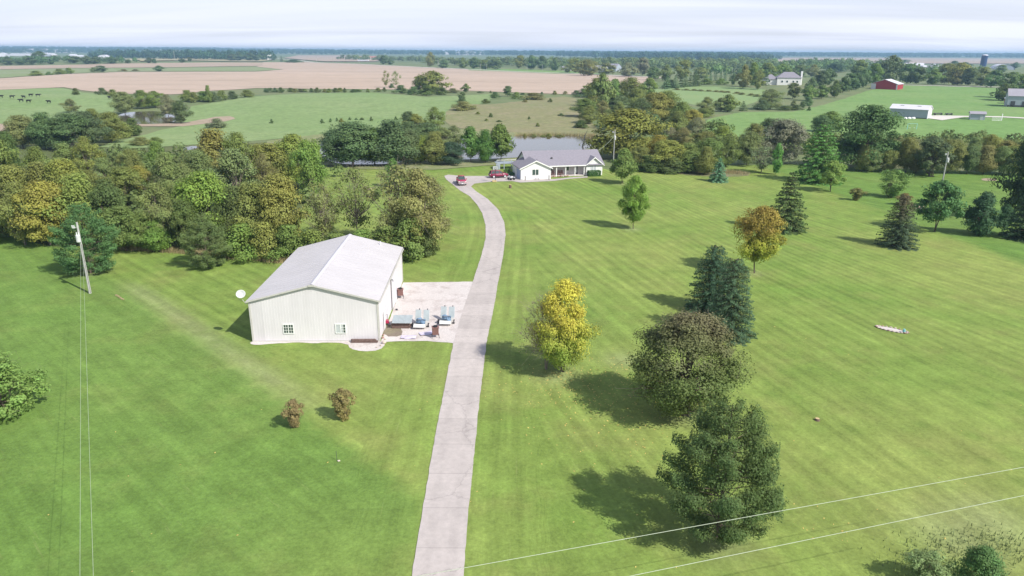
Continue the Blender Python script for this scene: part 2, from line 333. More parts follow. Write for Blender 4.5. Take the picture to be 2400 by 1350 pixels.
# lawn -------------------------------------------------------------
def lawn_material():
    m, nt, b = material('mown lawn')
    def at(n): a = N(nt, 'ShaderNodeAttribute', attribute_name=n); return a.outputs['Fac']
    u, wv, lush, st = at('mow'), at('along'), at('lush'), at('stripe')
    tc = N(nt, 'ShaderNodeTexCoord')
    comb = N(nt, 'ShaderNodeCombineXYZ'); L(nt, u, comb.inputs[0]); L(nt, wv, comb.inputs[1])
    def mapn(sc_, scale, det=4.0, src=None, rough=.6):
        mpn = N(nt, 'ShaderNodeMapping'); mpn.inputs['Scale'].default_value = sc_; L(nt, src or comb.outputs[0], mpn.inputs[0])
        n = N(nt, 'ShaderNodeTexNoise', i_Scale=scale, i_Detail=det, i_Roughness=rough); L(nt, mpn.outputs[0], n.inputs['Vector']); return n.outputs['Fac']
    def mr(x, a, b_, c, d): n = N(nt, 'ShaderNodeMapRange', i_1=a, i_2=b_, i_3=c, i_4=d); L(nt, x, n.inputs[0]); return n.outputs[0]
    def mth(op, x, y, z=None):
        n = N(nt, 'ShaderNodeMath', operation=op)
        for i, q in enumerate((x, y, z)):
            if q is None: continue
            if isinstance(q, (int, float)): n.inputs[i].default_value = q
            else: L(nt, q, n.inputs[i])
        return n.outputs[0]
    def mixc(f, a, b_):
        n = N(nt, 'ShaderNodeMix', data_type='RGBA')
        L(nt, f, n.inputs[0])
        for i, q in ((6, a), (7, b_)):
            if isinstance(q, tuple): n.inputs[i].default_value = (*q, 1)
            else: L(nt, q, n.inputs[i])
        return n.outputs[2]
    patches = mr(mapn((1, 1, 1), .035, 4, tc.outputs['Object']), .36, .66, 0, 1)
    fine = mr(mapn((1, 1, 1), .35, 7, tc.outputs['Object'], .75), .3, .7, .78, 1.22)
    grain = mr(mapn((1, 1, 1), 3.0, 6, tc.outputs['Object'], .85), .3, .7, .72, 1.28)
    streak = mr(mapn((1, .07, 1), .9, 6, None, .72), .3, .7, .84, 1.16)
    streak2 = mr(mapn((1, .03, 1), .3, 3), .35, .65, .92, 1.08)
    # mowing passes: uneven alternating bands
    wob = mapn((1, .05, 1), .12, 2)
    ph = mth('MULTIPLY_ADD', wob, 6.0, mth('MULTIPLY', u, 3.6))
    sn = N(nt, 'ShaderNodeMath', operation='SINE'); L(nt, ph, sn.inputs[0])
    amp = mth('MULTIPLY', st, mr(mapn((1, 1, 1), .03, 3, tc.outputs['Object']), .35, .62, .3, 1.15))
    sh = mr(sn.outputs[0], -.45, .45, -1, 1); band = mth('MULTIPLY_ADD', mth('MULTIPLY', sh, amp), .075, 1.0)
    base = mixc(patches, (.220, .272, .070), (.148, .234, .046))
    lushc = mixc(patches, (.108, .205, .040), (.142, .222, .052))
    c = mixc(lush, base, lushc)
    dry = mr(mapn((1, 1, 1), .11, 6, tc.outputs['Object'], .65), .50, .72, 0, .62)
    nl = N(nt, 'ShaderNodeMath', operation='MULTIPLY_ADD', i_1=-.6, i_2=1.0); L(nt, lush, nl.inputs[0]); dm = N(nt, 'ShaderNodeMath', operation='MULTIPLY'); L(nt, dry, dm.inputs[0]); L(nt, nl.outputs[0], dm.inputs[1]); c = mixc(dm.outputs[0], c, (.225, .235, .075))
    vo = N(nt, 'ShaderNodeTexVoronoi', i_Scale=.42); L(nt, tc.outputs['Object'], vo.inputs['Vector'])
    wd = mr(vo.outputs['Distance'], .05, .42, 1, 0); wk = N(nt, 'ShaderNodeMath', operation='MULTIPLY'); L(nt, wd, wk.inputs[0]); L(nt, mr(mapn((1, 1, 1), .09, 3, tc.outputs['Object']), .45, .6, 0, .42), wk.inputs[1])
    c = mixc(wk.outputs[0], c, (.11, .19, .035))
    thin = mr(mapn((1, .05, 1), 2.6, 5, None, .8), .60, .74, 0, .38); c = mixc(thin, c, (.30, .31, .13))
    tan = at('worn'); c = mixc(tan, c, (.275, .30, .145))
    f = mth('MULTIPLY', mth('MULTIPLY', fine, grain), mth('MULTIPLY', mth('MULTIPLY', streak, streak2), band))
    vm = N(nt, 'ShaderNodeVectorMath', operation='SCALE'); L(nt, c, vm.inputs[0]); L(nt, f, vm.inputs['Scale'])
    L(nt, vm.outputs[0], b.inputs['Base Color']); b.inputs['Roughness'].default_value = .9; b.inputs['Specular IOR Level'].default_value = .12
    bp = N(nt, 'ShaderNodeBump', i_Strength=.5, i_Distance=.06); L(nt, grain, bp.inputs['Height']); L(nt, bp.outputs[0], b.inputs['Normal'])
    return m
DRV_L = [(930, 1560), (966, 1350), (990, 1200), (1015, 1050), (1040, 920), (1062, 806), (1086, 725), (1108, 662), (1129, 597), (1138, 560), (1138, 528), (1130, 500), (1118, 480), (1100, 460), (1078, 447), (1062, 434)]
DRV_R = [(1068, 1560), (1087, 1350), (1097, 1210), (1108, 1100), (1124, 940), (1140, 805), (1155, 735), (1168, 660), (1180, 595), (1185, 550), (1182, 522), (1168, 492), (1143, 467), (1116, 449), (1104, 438)]
dl = np.array([G(*p)[:2] for p in DRV_L]); dr = np.array([G(*p)[:2] for p in DRV_R])
def seg_dist(X, Y, pts):
    best = np.full(np.shape(X), 1e9)
    for a, b in zip(pts[:-1], pts[1:]):
        d = b - a; t = np.clip(((X - a[0]) * d[0] + (Y - a[1]) * d[1]) / (d @ d), 0, 1)
        best = np.minimum(best, np.hypot(X - a[0] - t * d[0], Y - a[1] - t * d[1]))
    return best
def side(X, Y, a, b): return ((b[0] - a[0]) * (Y - a[1]) - (b[1] - a[1]) * (X - a[0])) / math.hypot(b[0] - a[0], b[1] - a[1])
sm = lambda t: np.clip(t, 0, 1) ** 2 * (3 - 2 * np.clip(t, 0, 1))
def left_of_drive(X, Y):
    xd = np.interp(Y, dl[:, 1], dl[:, 0]); return sm((xd + 1 - X) / 2)
pl = G(250, 650)[:2], G(700, 965)[:2]         # pale path across the left lawn
pr = G(1800, 400)[:2], G(2400, 625)[:2]
def a_lush(X, Y):
    s1 = side(X, Y, pl[0], pl[1]); lf = sm(-s1 / 1.5 + .5) * left_of_drive(X, Y) * .85
    lf = lf * (1 - .55 * sm((-Y + 48) / 16) * sm((X + 22) / 14))
    s2 = side(X, Y, pr[0], pr[1]); rt = sm((s2 + 1) / 4) * sm((X - 38) / 10) * .9
    return np.clip(lf + rt, 0, 1)
def a_mow(X, Y):
    lf = left_of_drive(X, Y)
    t1 = R(-17) - R(8) * sm((X - 15) / 60); t2 = R(-46)
    u1 = X * np.cos(t1) - Y * np.sin(t1) + .5 * np.sin(Y / 27.0); u2 = X * math.cos(t2) - Y * math.sin(t2)
    d = np.minimum(seg_dist(X, Y, dl), seg_dist(X, Y, dr))
    return np.where(d < 4.5, d * 1.0 + 100, np.where(lf > .5, u2, u1))
def a_along(X, Y):
    lf = left_of_drive(X, Y); t1 = R(-20); t2 = R(-46)
    return np.where(lf > .5, X * math.sin(t2) + Y * math.cos(t2), X * math.sin(t1) + Y * math.cos(t1))
def a_stripe(X, Y):
    s1 = side(X, Y, pl[0], pl[1]); lf = left_of_drive(X, Y)
    k = np.where(lf > .5, np.where(s1 > 0, .75, .35), 1.0)
    return k * (1 - .5 * sm((60 - Y) / 25) * (lf < .5)) * (1 - .4 * sm((X - 55) / 30))
WORN = [(G(*p)[:2], r) for p, r in [((1484, 538), 1.6), ((1306, 880), 2.2), ((1590, 975), 1.8), ((1685, 1265), 2.0), ((1768, 642), 1.3), ((1458, 432), 1.6), ((2250, 1260), 3.0), ((2330, 1230), 3.2), ((1460, 845), 2), ((215, 642), 1.5)]]
def a_worn(X, Y):
    s1 = side(X, Y, pl[0], pl[1]); lf = left_of_drive(X, Y)
    wv = .55 * np.exp(-((s1 - 1.3) / 1.3) ** 2) * sm((Y - 52) / 12) * lf * sm((95 - Y) / 8)
    for c, r in WORN: wv = np.maximum(wv, .55 * np.exp(-(np.hypot(X - c[0], Y - c[1]) / r) ** 2))
    return wv
LM = lawn_material()
AT = dict(mow=a_mow, along=a_along, lush=a_lush, stripe=a_stripe, worn=a_worn)
# the near edge and sides run past the frame; the far edge follows the trees, the pond and the houses
xs = np.arange(-150, 190.1, 1.25); yy = np.arange(8, 230, 1.25)
XL, YL = np.meshgrid(xs, yy); 
far_px = [(-700, 560), (0, 546), (110, 577), (300, 580), (560, 602), (655, 612), (668, 560), (700, 500), (738, 440), (762, 392), (900, 386), (1200, 385), (1330, 378), (1425, 398), (1600, 402), (1700, 388), (1860, 385), (2000, 392), (2400, 408), (3000, 440)]
fw = np.array([G(*p)[:2] for p in far_px])
lawn_poly = [tuple(p) for p in fw] + [(190, 8), (-150, 8), (-150, fw[0][1])]
lawn = sheet('lawn', lawn_poly, LM, .03, 1.3, .15, 0, world=True, attrs=AT)
# woodland floor
mwf = ground_mat('woodland floor', (.10, .13, .045), (.13, .14, .06), (.08, .10, .04), .05, .2, 1.5, .2)
sheet('woodland_floor', [(-700, 562), (0, 548), (110, 579), (300, 582), (560, 604), (657, 614), (670, 560), (702, 500), (740, 440), (764, 394), (700, 330), (350, 345), (100, 300), (-700, 330)], mwf, .015, 4, .3)
mpas = ground_mat('pasture grass', (.185, .268, .10), (.22, .285, .122), (.155, .225, .082), .014, .10, .45, .26)
sheet('pasture', [(1165, 219), (1140, 242), (1060, 252), (1035, 285), (930, 295), (800, 312), (650, 326), (560, 334), (300, 348), (225, 345), (330, 318), (420, 296), (440, 265), (450, 249), (520, 238), (600, 226), (720, 219), (870, 217), (1000, 228)], mpas, .10, 6, .6)
sheet('cattle_pasture', [(-300, 212), (0, 211), (110, 206), (150, 207), (190, 216), (265, 226), (275, 245), (262, 270), (180, 292), (0, 300), (-300, 300)], mpas, .10, 6, .6)
mdirt = ground_mat('bare soil', (.38, .29, .22), (.33, .26, .19), (.24, .24, .14), .08, .3, 1.5, .12)
sheet('bare_bank', [(-60, 291), (0, 291), (45, 289), (35, 301), (0, 308), (-60, 312)], mdirt, .16, 3, .5)
sheet('cattle_track', [(400, 290), (440, 287), (480, 280), (500, 275), (540, 273), (553, 279), (530, 285), (470, 292), (430, 297), (330, 297), (280, 294), (290, 289), (340, 291)], mdirt, .17, 3, .4)
mbrown = ground_mat('brown meadow', (.235, .215, .115), (.20, .21, .095), (.27, .235, .15), .02, .12, .45, .26)
sheet('brown_meadow', [(1045, 256), (1100, 244), (1150, 246), (1200, 240), (1260, 232), (1340, 224), (1380, 250), (1370, 275), (1400, 300), (1420, 322), (1180, 326), (1100, 305), (1040, 292)], mbrown, .11, 5, .5, 1)
sheet('pond_bank', [(600, 335), (700, 320), (860, 305), (1000, 298), (1180, 312), (1390, 312), (1440, 330), (1420, 352), (1380, 352), (1100, 400), (760, 396), (700, 360)], ground_mat('bank grass', (.22, .235, .12), (.19, .22, .09), (.30, .27, .17), .05, .25, 1, .15), .13, 4, .4, 1)
mtan = ground_mat('ripe crop', (.42, .325, .25), (.455, .355, .28), (.34, .27, .20), .008, .03, .35, .16, stretch=(.22, 1, 1))
sheet('crop_field', [(-400, 195), (0, 184), (110, 177), (205, 172), (280, 169), (600, 168), (665, 163), (600, 156), (620, 146), (700, 145), (900, 153), (1100, 162), (1250, 168), (1400, 176), (1560, 181), (1490, 203), (1345, 222), (1200, 217), (1100, 213), (900, 210), (600, 207), (480, 214), (400, 222), (270, 220), (190, 212), (150, 205), (0, 211), (-400, 214)], mtan, .22, 14, 1.0)
mtan2 = ground_mat('far crop', (.35, .27, .21), (.39, .31, .23), None, .004, .03, .2, .08)
sheet('far_crop_field', [(-400, 158), (0, 155), (180, 152), (300, 149), (620, 147), (610, 155), (400, 158), (150, 160), (0, 163), (-400, 166)], mtan2, .3, 25, 2)
sheet('far_meadow', [(-400, 167), (0, 164), (150, 161), (400, 159), (600, 157), (660, 163), (600, 167), (280, 168), (200, 171), (100, 176), (0, 183), (-400, 194)], ground_mat('hay meadow', (.20, .25, .11), (.23, .26, .14), None, .01, .05, .2, .1), .28, 14, 1.0)
sheet('crop_field_beyond_road', [(665, 137), (700, 130), (800, 130), (905, 134), (925, 138), (880, 145), (760, 145)], mtan2, 1.5, 30, 2)
sheet('brown_field_far_right', [(1650, 144), (1760, 139), (1850, 135.5), (2100, 136), (2600, 139), (2600, 150), (2100, 150), (1850, 146)], mtan2, 1.5, 35, 3)
sheet('stubble_field_far_left', [(330, 145), (300, 141), (250, 139), (400, 137), (560, 138), (640, 141), (610, 145)], ground_mat('stubble', (.33, .30, .16), (.36, .32, .19), None, .004, .03, .2, .08), 1.5, 30, 2)
mfg = ground_mat('bright field', (.155, .265, .078), (.19, .28, .095), (.125, .23, .06), .012, .07, .4, .22)
sheet('roadside_meadow', [(1090, 161), (1200, 162), (1360, 168), (1420, 175), (1300, 173), (1200, 169), (1100, 165)], mfg, .3, 12, .6)
sheet('upper_hay_field', [(1490, 212), (1560, 208), (1640, 202), (1790, 207), (1800, 222), (1760, 245), (1700, 257), (1560, 235)], ground_mat('pale hay field', (.19, .28, .11), (.22, .29, .12), None, .02, .1, .8, .12), .12, 6, .4, 1)
sheet('paddock', [(1640, 300), (1660, 280), (1740, 263), (1860, 262), (1950, 240), (2030, 214), (2120, 200), (2600, 208), (2600, 340), (2100, 330), (1900, 320), (1700, 330)], mfg, .10, 6, .4)
mroad = ground_mat('pale gravel road', (.60, .56, .50), (.54, .51, .46), None, .03, .2, 1, .06)
def strip(name, px, wid, mat, off, step=4):
    P = [G(*p)[:2] for p in px]; Lf, Rt = [], []
    for i, p in enumerate(P):
        d = P[min(i + 1, len(P) - 1)] - P[max(i - 1, 0)]; d = d / np.linalg.norm(d); n = np.array([-d[1], d[0]])
        Lf.append(tuple(p + n * wid / 2)); Rt.append(tuple(p - n * wid / 2))
    return sheet(name, Lf + Rt[::-1], mat, off, step, 0, 0, world=True)
strip('gravel_road', [(640, 137), (700, 142), (760, 148), (900, 154), (1080, 162), (1200, 168), (1400, 175), (1560, 183)], 11, mroad, .5, 12)
strip('farm_road', [(2108, 199.5), (2200, 202), (2345, 205)], 10, mroad, .3, 8)
sheet('farmyard_gravel', [(2165, 277), (2178, 272), (2200, 271.5), (2280, 273), (2345, 273.5), (2400, 276.5), (2450, 281), (2450, 283), (2400, 279), (2345, 276), (2260, 275.5), (2208, 283)], mroad, .25, 3)
# ponds
def water_material():
    m, nt, b = material('pond water'); b.inputs['Base Color'].default_value = (.10, .085, .055, 1); b.inputs['Roughness'].default_value = .06; b.inputs['IOR'].default_value = 1.33
    tc = N(nt, 'ShaderNodeTexCoord'); n = N(nt, 'ShaderNodeTexNoise', i_Scale=.8, i_Detail=3.0); L(nt, tc.outputs['Object'], n.inputs['Vector'])
    bp = N(nt, 'ShaderNodeBump', i_Strength=.08, i_Distance=.1); L(nt, n.outputs['Fac'], bp.inputs['Height']); L(nt, bp.outputs[0], b.inputs['Normal']); return m
MW = water_material()
sheet('pond_water', [(747, 336), (770, 332), (900, 328), (1100, 326), (1210, 321), (1290, 319), (1385, 321), (1402, 332), (1390, 350), (1300, 358), (1215, 372), (1050, 376), (900, 387), (790, 387), (752, 370)], MW, .2, 5, .2, 2)
sheet('farm_pond_water', [(268, 276), (290, 265), (330, 262), (385, 262), (412, 272), (418, 282), (405, 289), (350, 292), (290, 291)], MW, .22, 4, .3, 2)
sheet('hidden_pool_water', [(425, 352), (440, 343), (480, 343), (520, 352), (560, 370), (500, 372), (450, 362)], MW, .12, 3, .2, 1)
# driveway, yard
def concrete_mat():
    m, nt, b = material('driveway concrete'); tc = N(nt, 'ShaderNodeTexCoord')
    n1 = N(nt, 'ShaderNodeTexNoise', i_Scale=.16, i_Detail=7.0, i_Roughness=.65); L(nt, tc.outputs['Object'], n1.inputs['Vector'])
    r1 = N(nt, 'ShaderNodeMapRange', i_1=.35, i_2=.68); L(nt, n1.outputs['Fac'], r1.inputs[0])
    mx = N(nt, 'ShaderNodeMix', data_type='RGBA'); L(nt, r1.outputs[0], mx.inputs[0]); mx.inputs[6].default_value = (.48, .43, .40, 1); mx.inputs[7].default_value = (.43, .385, .36, 1)
    n2 = N(nt, 'ShaderNodeTexNoise', i_Scale=2.2, i_Detail=6.0, i_Roughness=.7); L(nt, tc.outputs['Object'], n2.inputs['Vector'])
    r2 = N(nt, 'ShaderNodeMapRange', i_1=.3, i_2=.7, i_3=.88, i_4=1.08); L(nt, n2.outputs['Fac'], r2.inputs[0])
    sp = N(nt, 'ShaderNodeAttribute', attribute_name='run'); fr = N(nt, 'ShaderNodeMath', operation='FRACT'); L(nt, sp.outputs['Fac'], fr.inputs[0])
    lt = N(nt, 'ShaderNodeMath', operation='LESS_THAN', i_1=.022); L(nt, fr.outputs[0], lt.inputs[0])
    dk = N(nt, 'ShaderNodeMath', operation='MULTIPLY_ADD', i_1=-.17, i_2=1.0); L(nt, lt.outputs[0], dk.inputs[0])
    # slabs differ slightly in tone
    fl = N(nt, 'ShaderNodeMath', operation='FLOOR'); L(nt, sp.outputs['Fac'], fl.inputs[0]); wn = N(nt, 'ShaderNodeTexWhiteNoise', noise_dimensions='1D'); L(nt, fl.outputs[0], wn.inputs['W'])
    r3 = N(nt, 'ShaderNodeMapRange', i_3=.93, i_4=1.05); L(nt, wn.outputs['Value'], r3.inputs[0])
    a = N(nt, 'ShaderNodeMath', operation='MULTIPLY'); L(nt, r2.outputs[0], a.inputs[0]); L(nt, dk.outputs[0], a.inputs[1])
    a2 = N(nt, 'ShaderNodeMath', operation='MULTIPLY'); L(nt, a.outputs[0], a2.inputs[0]); L(nt, r3.outputs[0], a2.inputs[1])
    # tyre wear along the two wheel tracks, and a few cracks
    ac = N(nt, 'ShaderNodeAttribute', attribute_name='across'); wv = N(nt, 'ShaderNodeMath', operation='MULTIPLY', i_1=12.57); L(nt, ac.outputs['Fac'], wv.inputs[0]); sn = N(nt, 'ShaderNodeMath', operation='COSINE'); L(nt, wv.outputs[0], sn.inputs[0])
    wr = N(nt, 'ShaderNodeMapRange', i_1=-1, i_2=.2, i_3=1, i_4=0); L(nt, sn.outputs[0], wr.inputs[0])
    n3 = N(nt, 'ShaderNodeTexNoise', i_Scale=.35, i_Detail=5.0); L(nt, tc.outputs['Object'], n3.inputs['Vector']); r4 = N(nt, 'ShaderNodeMapRange', i_1=.35, i_2=.65, i_3=0, i_4=-.11); L(nt, n3.outputs['Fac'], r4.inputs[0])
    ty = N(nt, 'ShaderNodeMath', operation='MULTIPLY_ADD', i_2=1.0); L(nt, wr.outputs[0], ty.inputs[0]); L(nt, r4.outputs[0], ty.inputs[1])
    vo = N(nt, 'ShaderNodeTexVoronoi', feature='DISTANCE_TO_EDGE', i_Scale=.16); dis = N(nt, 'ShaderNodeVectorMath', operation='MULTIPLY_ADD'); dis.inputs[1].default_value = (1.2, 1.2, 0); L(nt, n2.outputs['Color'], dis.inputs[0]); L(nt, tc.outputs['Object'], dis.inputs[2]); L(nt, dis.outputs[0], vo.inputs['Vector'])
    ck = N(nt, 'ShaderNodeMapRange', i_1=.003, i_2=.012, i_3=.8, i_4=1); L(nt, vo.outputs['Distance'], ck.inputs[0])
    a3 = N(nt, 'ShaderNodeMath', operation='MULTIPLY'); L(nt, a2.outputs[0], a3.inputs[0]); L(nt, ty.outputs[0], a3.inputs[1]); a4 = N(nt, 'ShaderNodeMath', operation='MULTIPLY'); L(nt, a3.outputs[0], a4.inputs[0]); L(nt, ck.outputs[0], a4.inputs[1])
    vm = N(nt, 'ShaderNodeVectorMath', operation='SCALE'); L(nt, mx.outputs[2], vm.inputs[0]); L(nt, a4.outputs[0], vm.inputs['Scale']); L(nt, vm.outputs[0], b.inputs['Base Color']); b.inputs['Roughness'].default_value = .85
    return m
MC = concrete_mat()
drv = DRV_L + [(1046, 421), (1041, 413), (1050, 410), (1085, 413), (1140, 413), (1175, 410), (1203, 406), (1221, 421)] + [(1300, 420), (1330, 417), (1377, 413.5), (1377, 416.5), (1330, 420), (1300, 424.5), (1220, 428.5), (1200, 425), (1150, 426.5), (1112, 431)] + DRV_R[::-1]
sheet('driveway', drv, MC, .075, .7, .02, 0, attrs=dict(run=lambda X, Y: Y / 4.2, across=lambda X, Y: np.clip((X - np.interp(Y, dl[:, 1], dl[:, 0])) / np.maximum(.5, np.interp(Y, dr[:, 1], dr[:, 0]) - np.interp(Y, dl[:, 1], dl[:, 0])), 0, 1)))
mpad = ground_mat('yard gravel', (.57, .525, .50), (.52, .475, .45), (.40, .345, .32), .12, .5, 5, .16)
sheet('yard', [(945, 663), (1110, 661), (1090, 728), (1066, 806), (1000, 800), (893, 802)], mpad, .055, .7, .05)
sheet('foundation_gravel', [(584, 806), (594, 799), (700, 799), (893, 800), (905, 806), (890, 822), (850, 825), (820, 818), (815, 806), (760, 803), (740, 806), (700, 803), (640, 806), (600, 810)], mpad, .05, .5, .06, 1)
sheet('oily_ground', [(898, 765), (925, 760), (945, 775), (940, 790), (900, 790)], ground_mat('oily ground', (.20, .16, .13), (.22, .2, .13), None, .4, 1, 4, .2), .06, .4, .05, 1)
sheet('garden_bed', [(1560, 405), (1610, 395), (1660, 398), (1760, 402), (1755, 415), (1640, 414)], ground_mat('weedy bed', (.20, .17, .10), (.16, .18, .07), (.25, .2, .14), .2, .5, 2, .25), .06, 1, .2, 1)
sheet('sand_patch', [(2130, 478), (2165, 482), (2168, 490), (2140, 490)], mdirt, .06, .7, .1, 1)
sheet('sand_patch', [(2300, 418), (2335, 419), (2338, 425), (2300, 424)], mdirt, .06, .7, .1, 1)
# ------------------------------------------------------------------ trees
def leaf_mat(name, second=None, topmix=None, trans=.34):
    """leaves take their kind's colour from the object; each leaf varies"""
    m, nt, b = material(name); oi = N(nt, 'ShaderNodeObjectInfo')
    v = N(nt, 'ShaderNodeAttribute', attribute_name='v'); hgt = N(nt, 'ShaderNodeAttribute', attribute_name='h')
    col = oi.outputs['Color']; gm = N(nt, 'ShaderNodeVectorMath', operation='MULTIPLY'); gm.inputs[1].default_value = (1.46, 1.55, 1.22); L(nt, col, gm.inputs[0]); col = gm.outputs[0]
    ge = N(nt, 'ShaderNodeNewGeometry'); wn = N(nt, 'ShaderNodeTexNoise', i_Scale=.16, i_Detail=4.0, i_Roughness=.65); L(nt, ge.outputs['Position'], wn.inputs['Vector'])
    wr = N(nt, 'ShaderNodeMapRange', i_1=.38, i_2=.68, i_3=0, i_4=.5); L(nt, wn.outputs['Fac'], wr.inputs[0]); wm = N(nt, 'ShaderNodeMix', data_type='RGBA'); L(nt, wr.outputs[0], wm.inputs[0]); L(nt, col, wm.inputs[6])
    ws = N(nt, 'ShaderNodeVectorMath', operation='MULTIPLY'); ws.inputs[1].default_value = (1.2, 1.08, .85); L(nt, col, ws.inputs[0]); L(nt, ws.outputs[0], wm.inputs[7]); col = wm.outputs[2]
    if second:
        tc = N(nt, 'ShaderNodeTexCoord'); n = N(nt, 'ShaderNodeTexNoise', i_Scale=3.0, i_Detail=3.0); L(nt, tc.outputs['Object'], n.inputs['Vector'])
        ad = N(nt, 'ShaderNodeMath', operation='MULTIPLY_ADD', i_1=.7, i_2=-.35); L(nt, n.outputs['Fac'], ad.inputs[0])
        a2 = N(nt, 'ShaderNodeMath', operation='ADD'); L(nt, ad.outputs[0], a2.inputs[0]); L(nt, hgt.outputs['Fac'], a2.inputs[1])
        mr = N(nt, 'ShaderNodeMapRange', i_1=topmix[0], i_2=topmix[1]); L(nt, a2.outputs[0], mr.inputs[0])
        mx = N(nt, 'ShaderNodeMix', data_type='RGBA'); L(nt, mr.outputs[0], mx.inputs[0]); L(nt, col, mx.inputs[6]); mx.inputs[7].default_value = (*second, 1); col = mx.outputs[2]
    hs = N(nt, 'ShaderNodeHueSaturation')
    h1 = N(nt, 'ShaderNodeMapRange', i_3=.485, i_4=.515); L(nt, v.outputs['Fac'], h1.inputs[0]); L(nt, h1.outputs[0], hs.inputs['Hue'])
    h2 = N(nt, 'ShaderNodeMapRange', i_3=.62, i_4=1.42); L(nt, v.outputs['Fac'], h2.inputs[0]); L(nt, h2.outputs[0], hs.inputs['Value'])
    L(nt, col, hs.inputs['Color']); L(nt, hs.outputs[0], b.inputs['Base Color'])
    b.inputs['Roughness'].default_value = .65; b.inputs['Specular IOR Level'].default_value = .2
    tr = N(nt, 'ShaderNodeBsdfTranslucent'); L(nt, hs.outputs[0], tr.inputs[0]); ms = N(nt, 'ShaderNodeMixShader', i_0=trans)
    L(nt, b.outputs[0], ms.inputs[1]); L(nt, tr.outputs[0], ms.inputs[2]); L(nt, ms.outputs[0], nt.nodes['Material Output'].inputs[0]); return m
LEAF = leaf_mat('leaves'); 
def quads(C, Nn, size, rng, asp=.62):
    n = len(C); Nn = Nn / (np.linalg.norm(Nn, axis=1, keepdims=True) + 1e-9)
    r = rng.normal(size=(n, 3)); t = np.cross(Nn, r); t /= np.linalg.norm(t, axis=1, keepdims=True) + 1e-9; b = np.cross(Nn, t)
    s = (size * rng.uniform(.65, 1.35, n))[:, None]
    V = np.stack([C - t * s, C - b * s * asp, C + t * s, C + b * s * asp], 1).reshape(-1, 3)
    return V
def segs_mesh(S, k=4):
    """limbs as tapered prisms; S rows: p0 p1 r0 r1"""
    S = np.array(S, float); P0, P1, a0, a1 = S[:, :3], S[:, 3:6], S[:, 6], S[:, 7]; d = P1 - P0; d /= np.linalg.norm(d, axis=1, keepdims=True) + 1e-9
    ref = np.where(np.abs(d[:, 2:3]) < .9, [[0, 0, 1.0]], [[1.0, 0, 0]]); a = np.cross(d, ref); a /= np.linalg.norm(a, axis=1, keepdims=True); b = np.cross(d, a)
    rings = []
    for P, rr in ((P0, a0), (P1, a1)):
        for j in range(k):
            q = 2 * math.pi * j / k; rings.append(P + (a * math.cos(q) + b * math.sin(q)) * rr[:, None])
    V = np.stack(rings, 1).reshape(-1, 3); base = np.arange(len(S))[:, None] * 2 * k
    Q = np.concatenate([base + np.array([[j, (j + 1) % k, k + (j + 1) % k, k + j]]) for j in range(k)], 0)
    return V, Q
def prof(kind):
    return {'round': lambda t: np.sqrt(np.clip(1 - (2 * t - 1) ** 2, 0, 1)) ** .8,
            'wide': lambda t: np.where(t < .35, .72 + .28 * t / .35, np.sqrt(np.clip(1 - ((t - .35) / .65) ** 2, 0, 1))),
            'oval': lambda t: np.sin(math.pi * np.clip(t * .93 + .07, 0, 1)) ** .55,
            'egg': lambda t: np.where(t < .3, (t / .3) ** .5, np.clip(1 - ((t - .3) / .7) ** 1.7, 0, 1)),
            'vase': lambda t: np.where(t < .7, .35 + .65 * (t / .7), np.sqrt(np.clip(1 - ((t - .7) / .3) ** 2, 0, 1))),
            'bush': lambda t: np.sqrt(np.clip(1 - t ** 2.2, 0, 1)),
            'cone': lambda t: np.clip(1 - t, 0, 1) ** .75 * np.where(t < .08, .82 + t * 2, 1)}[kind]
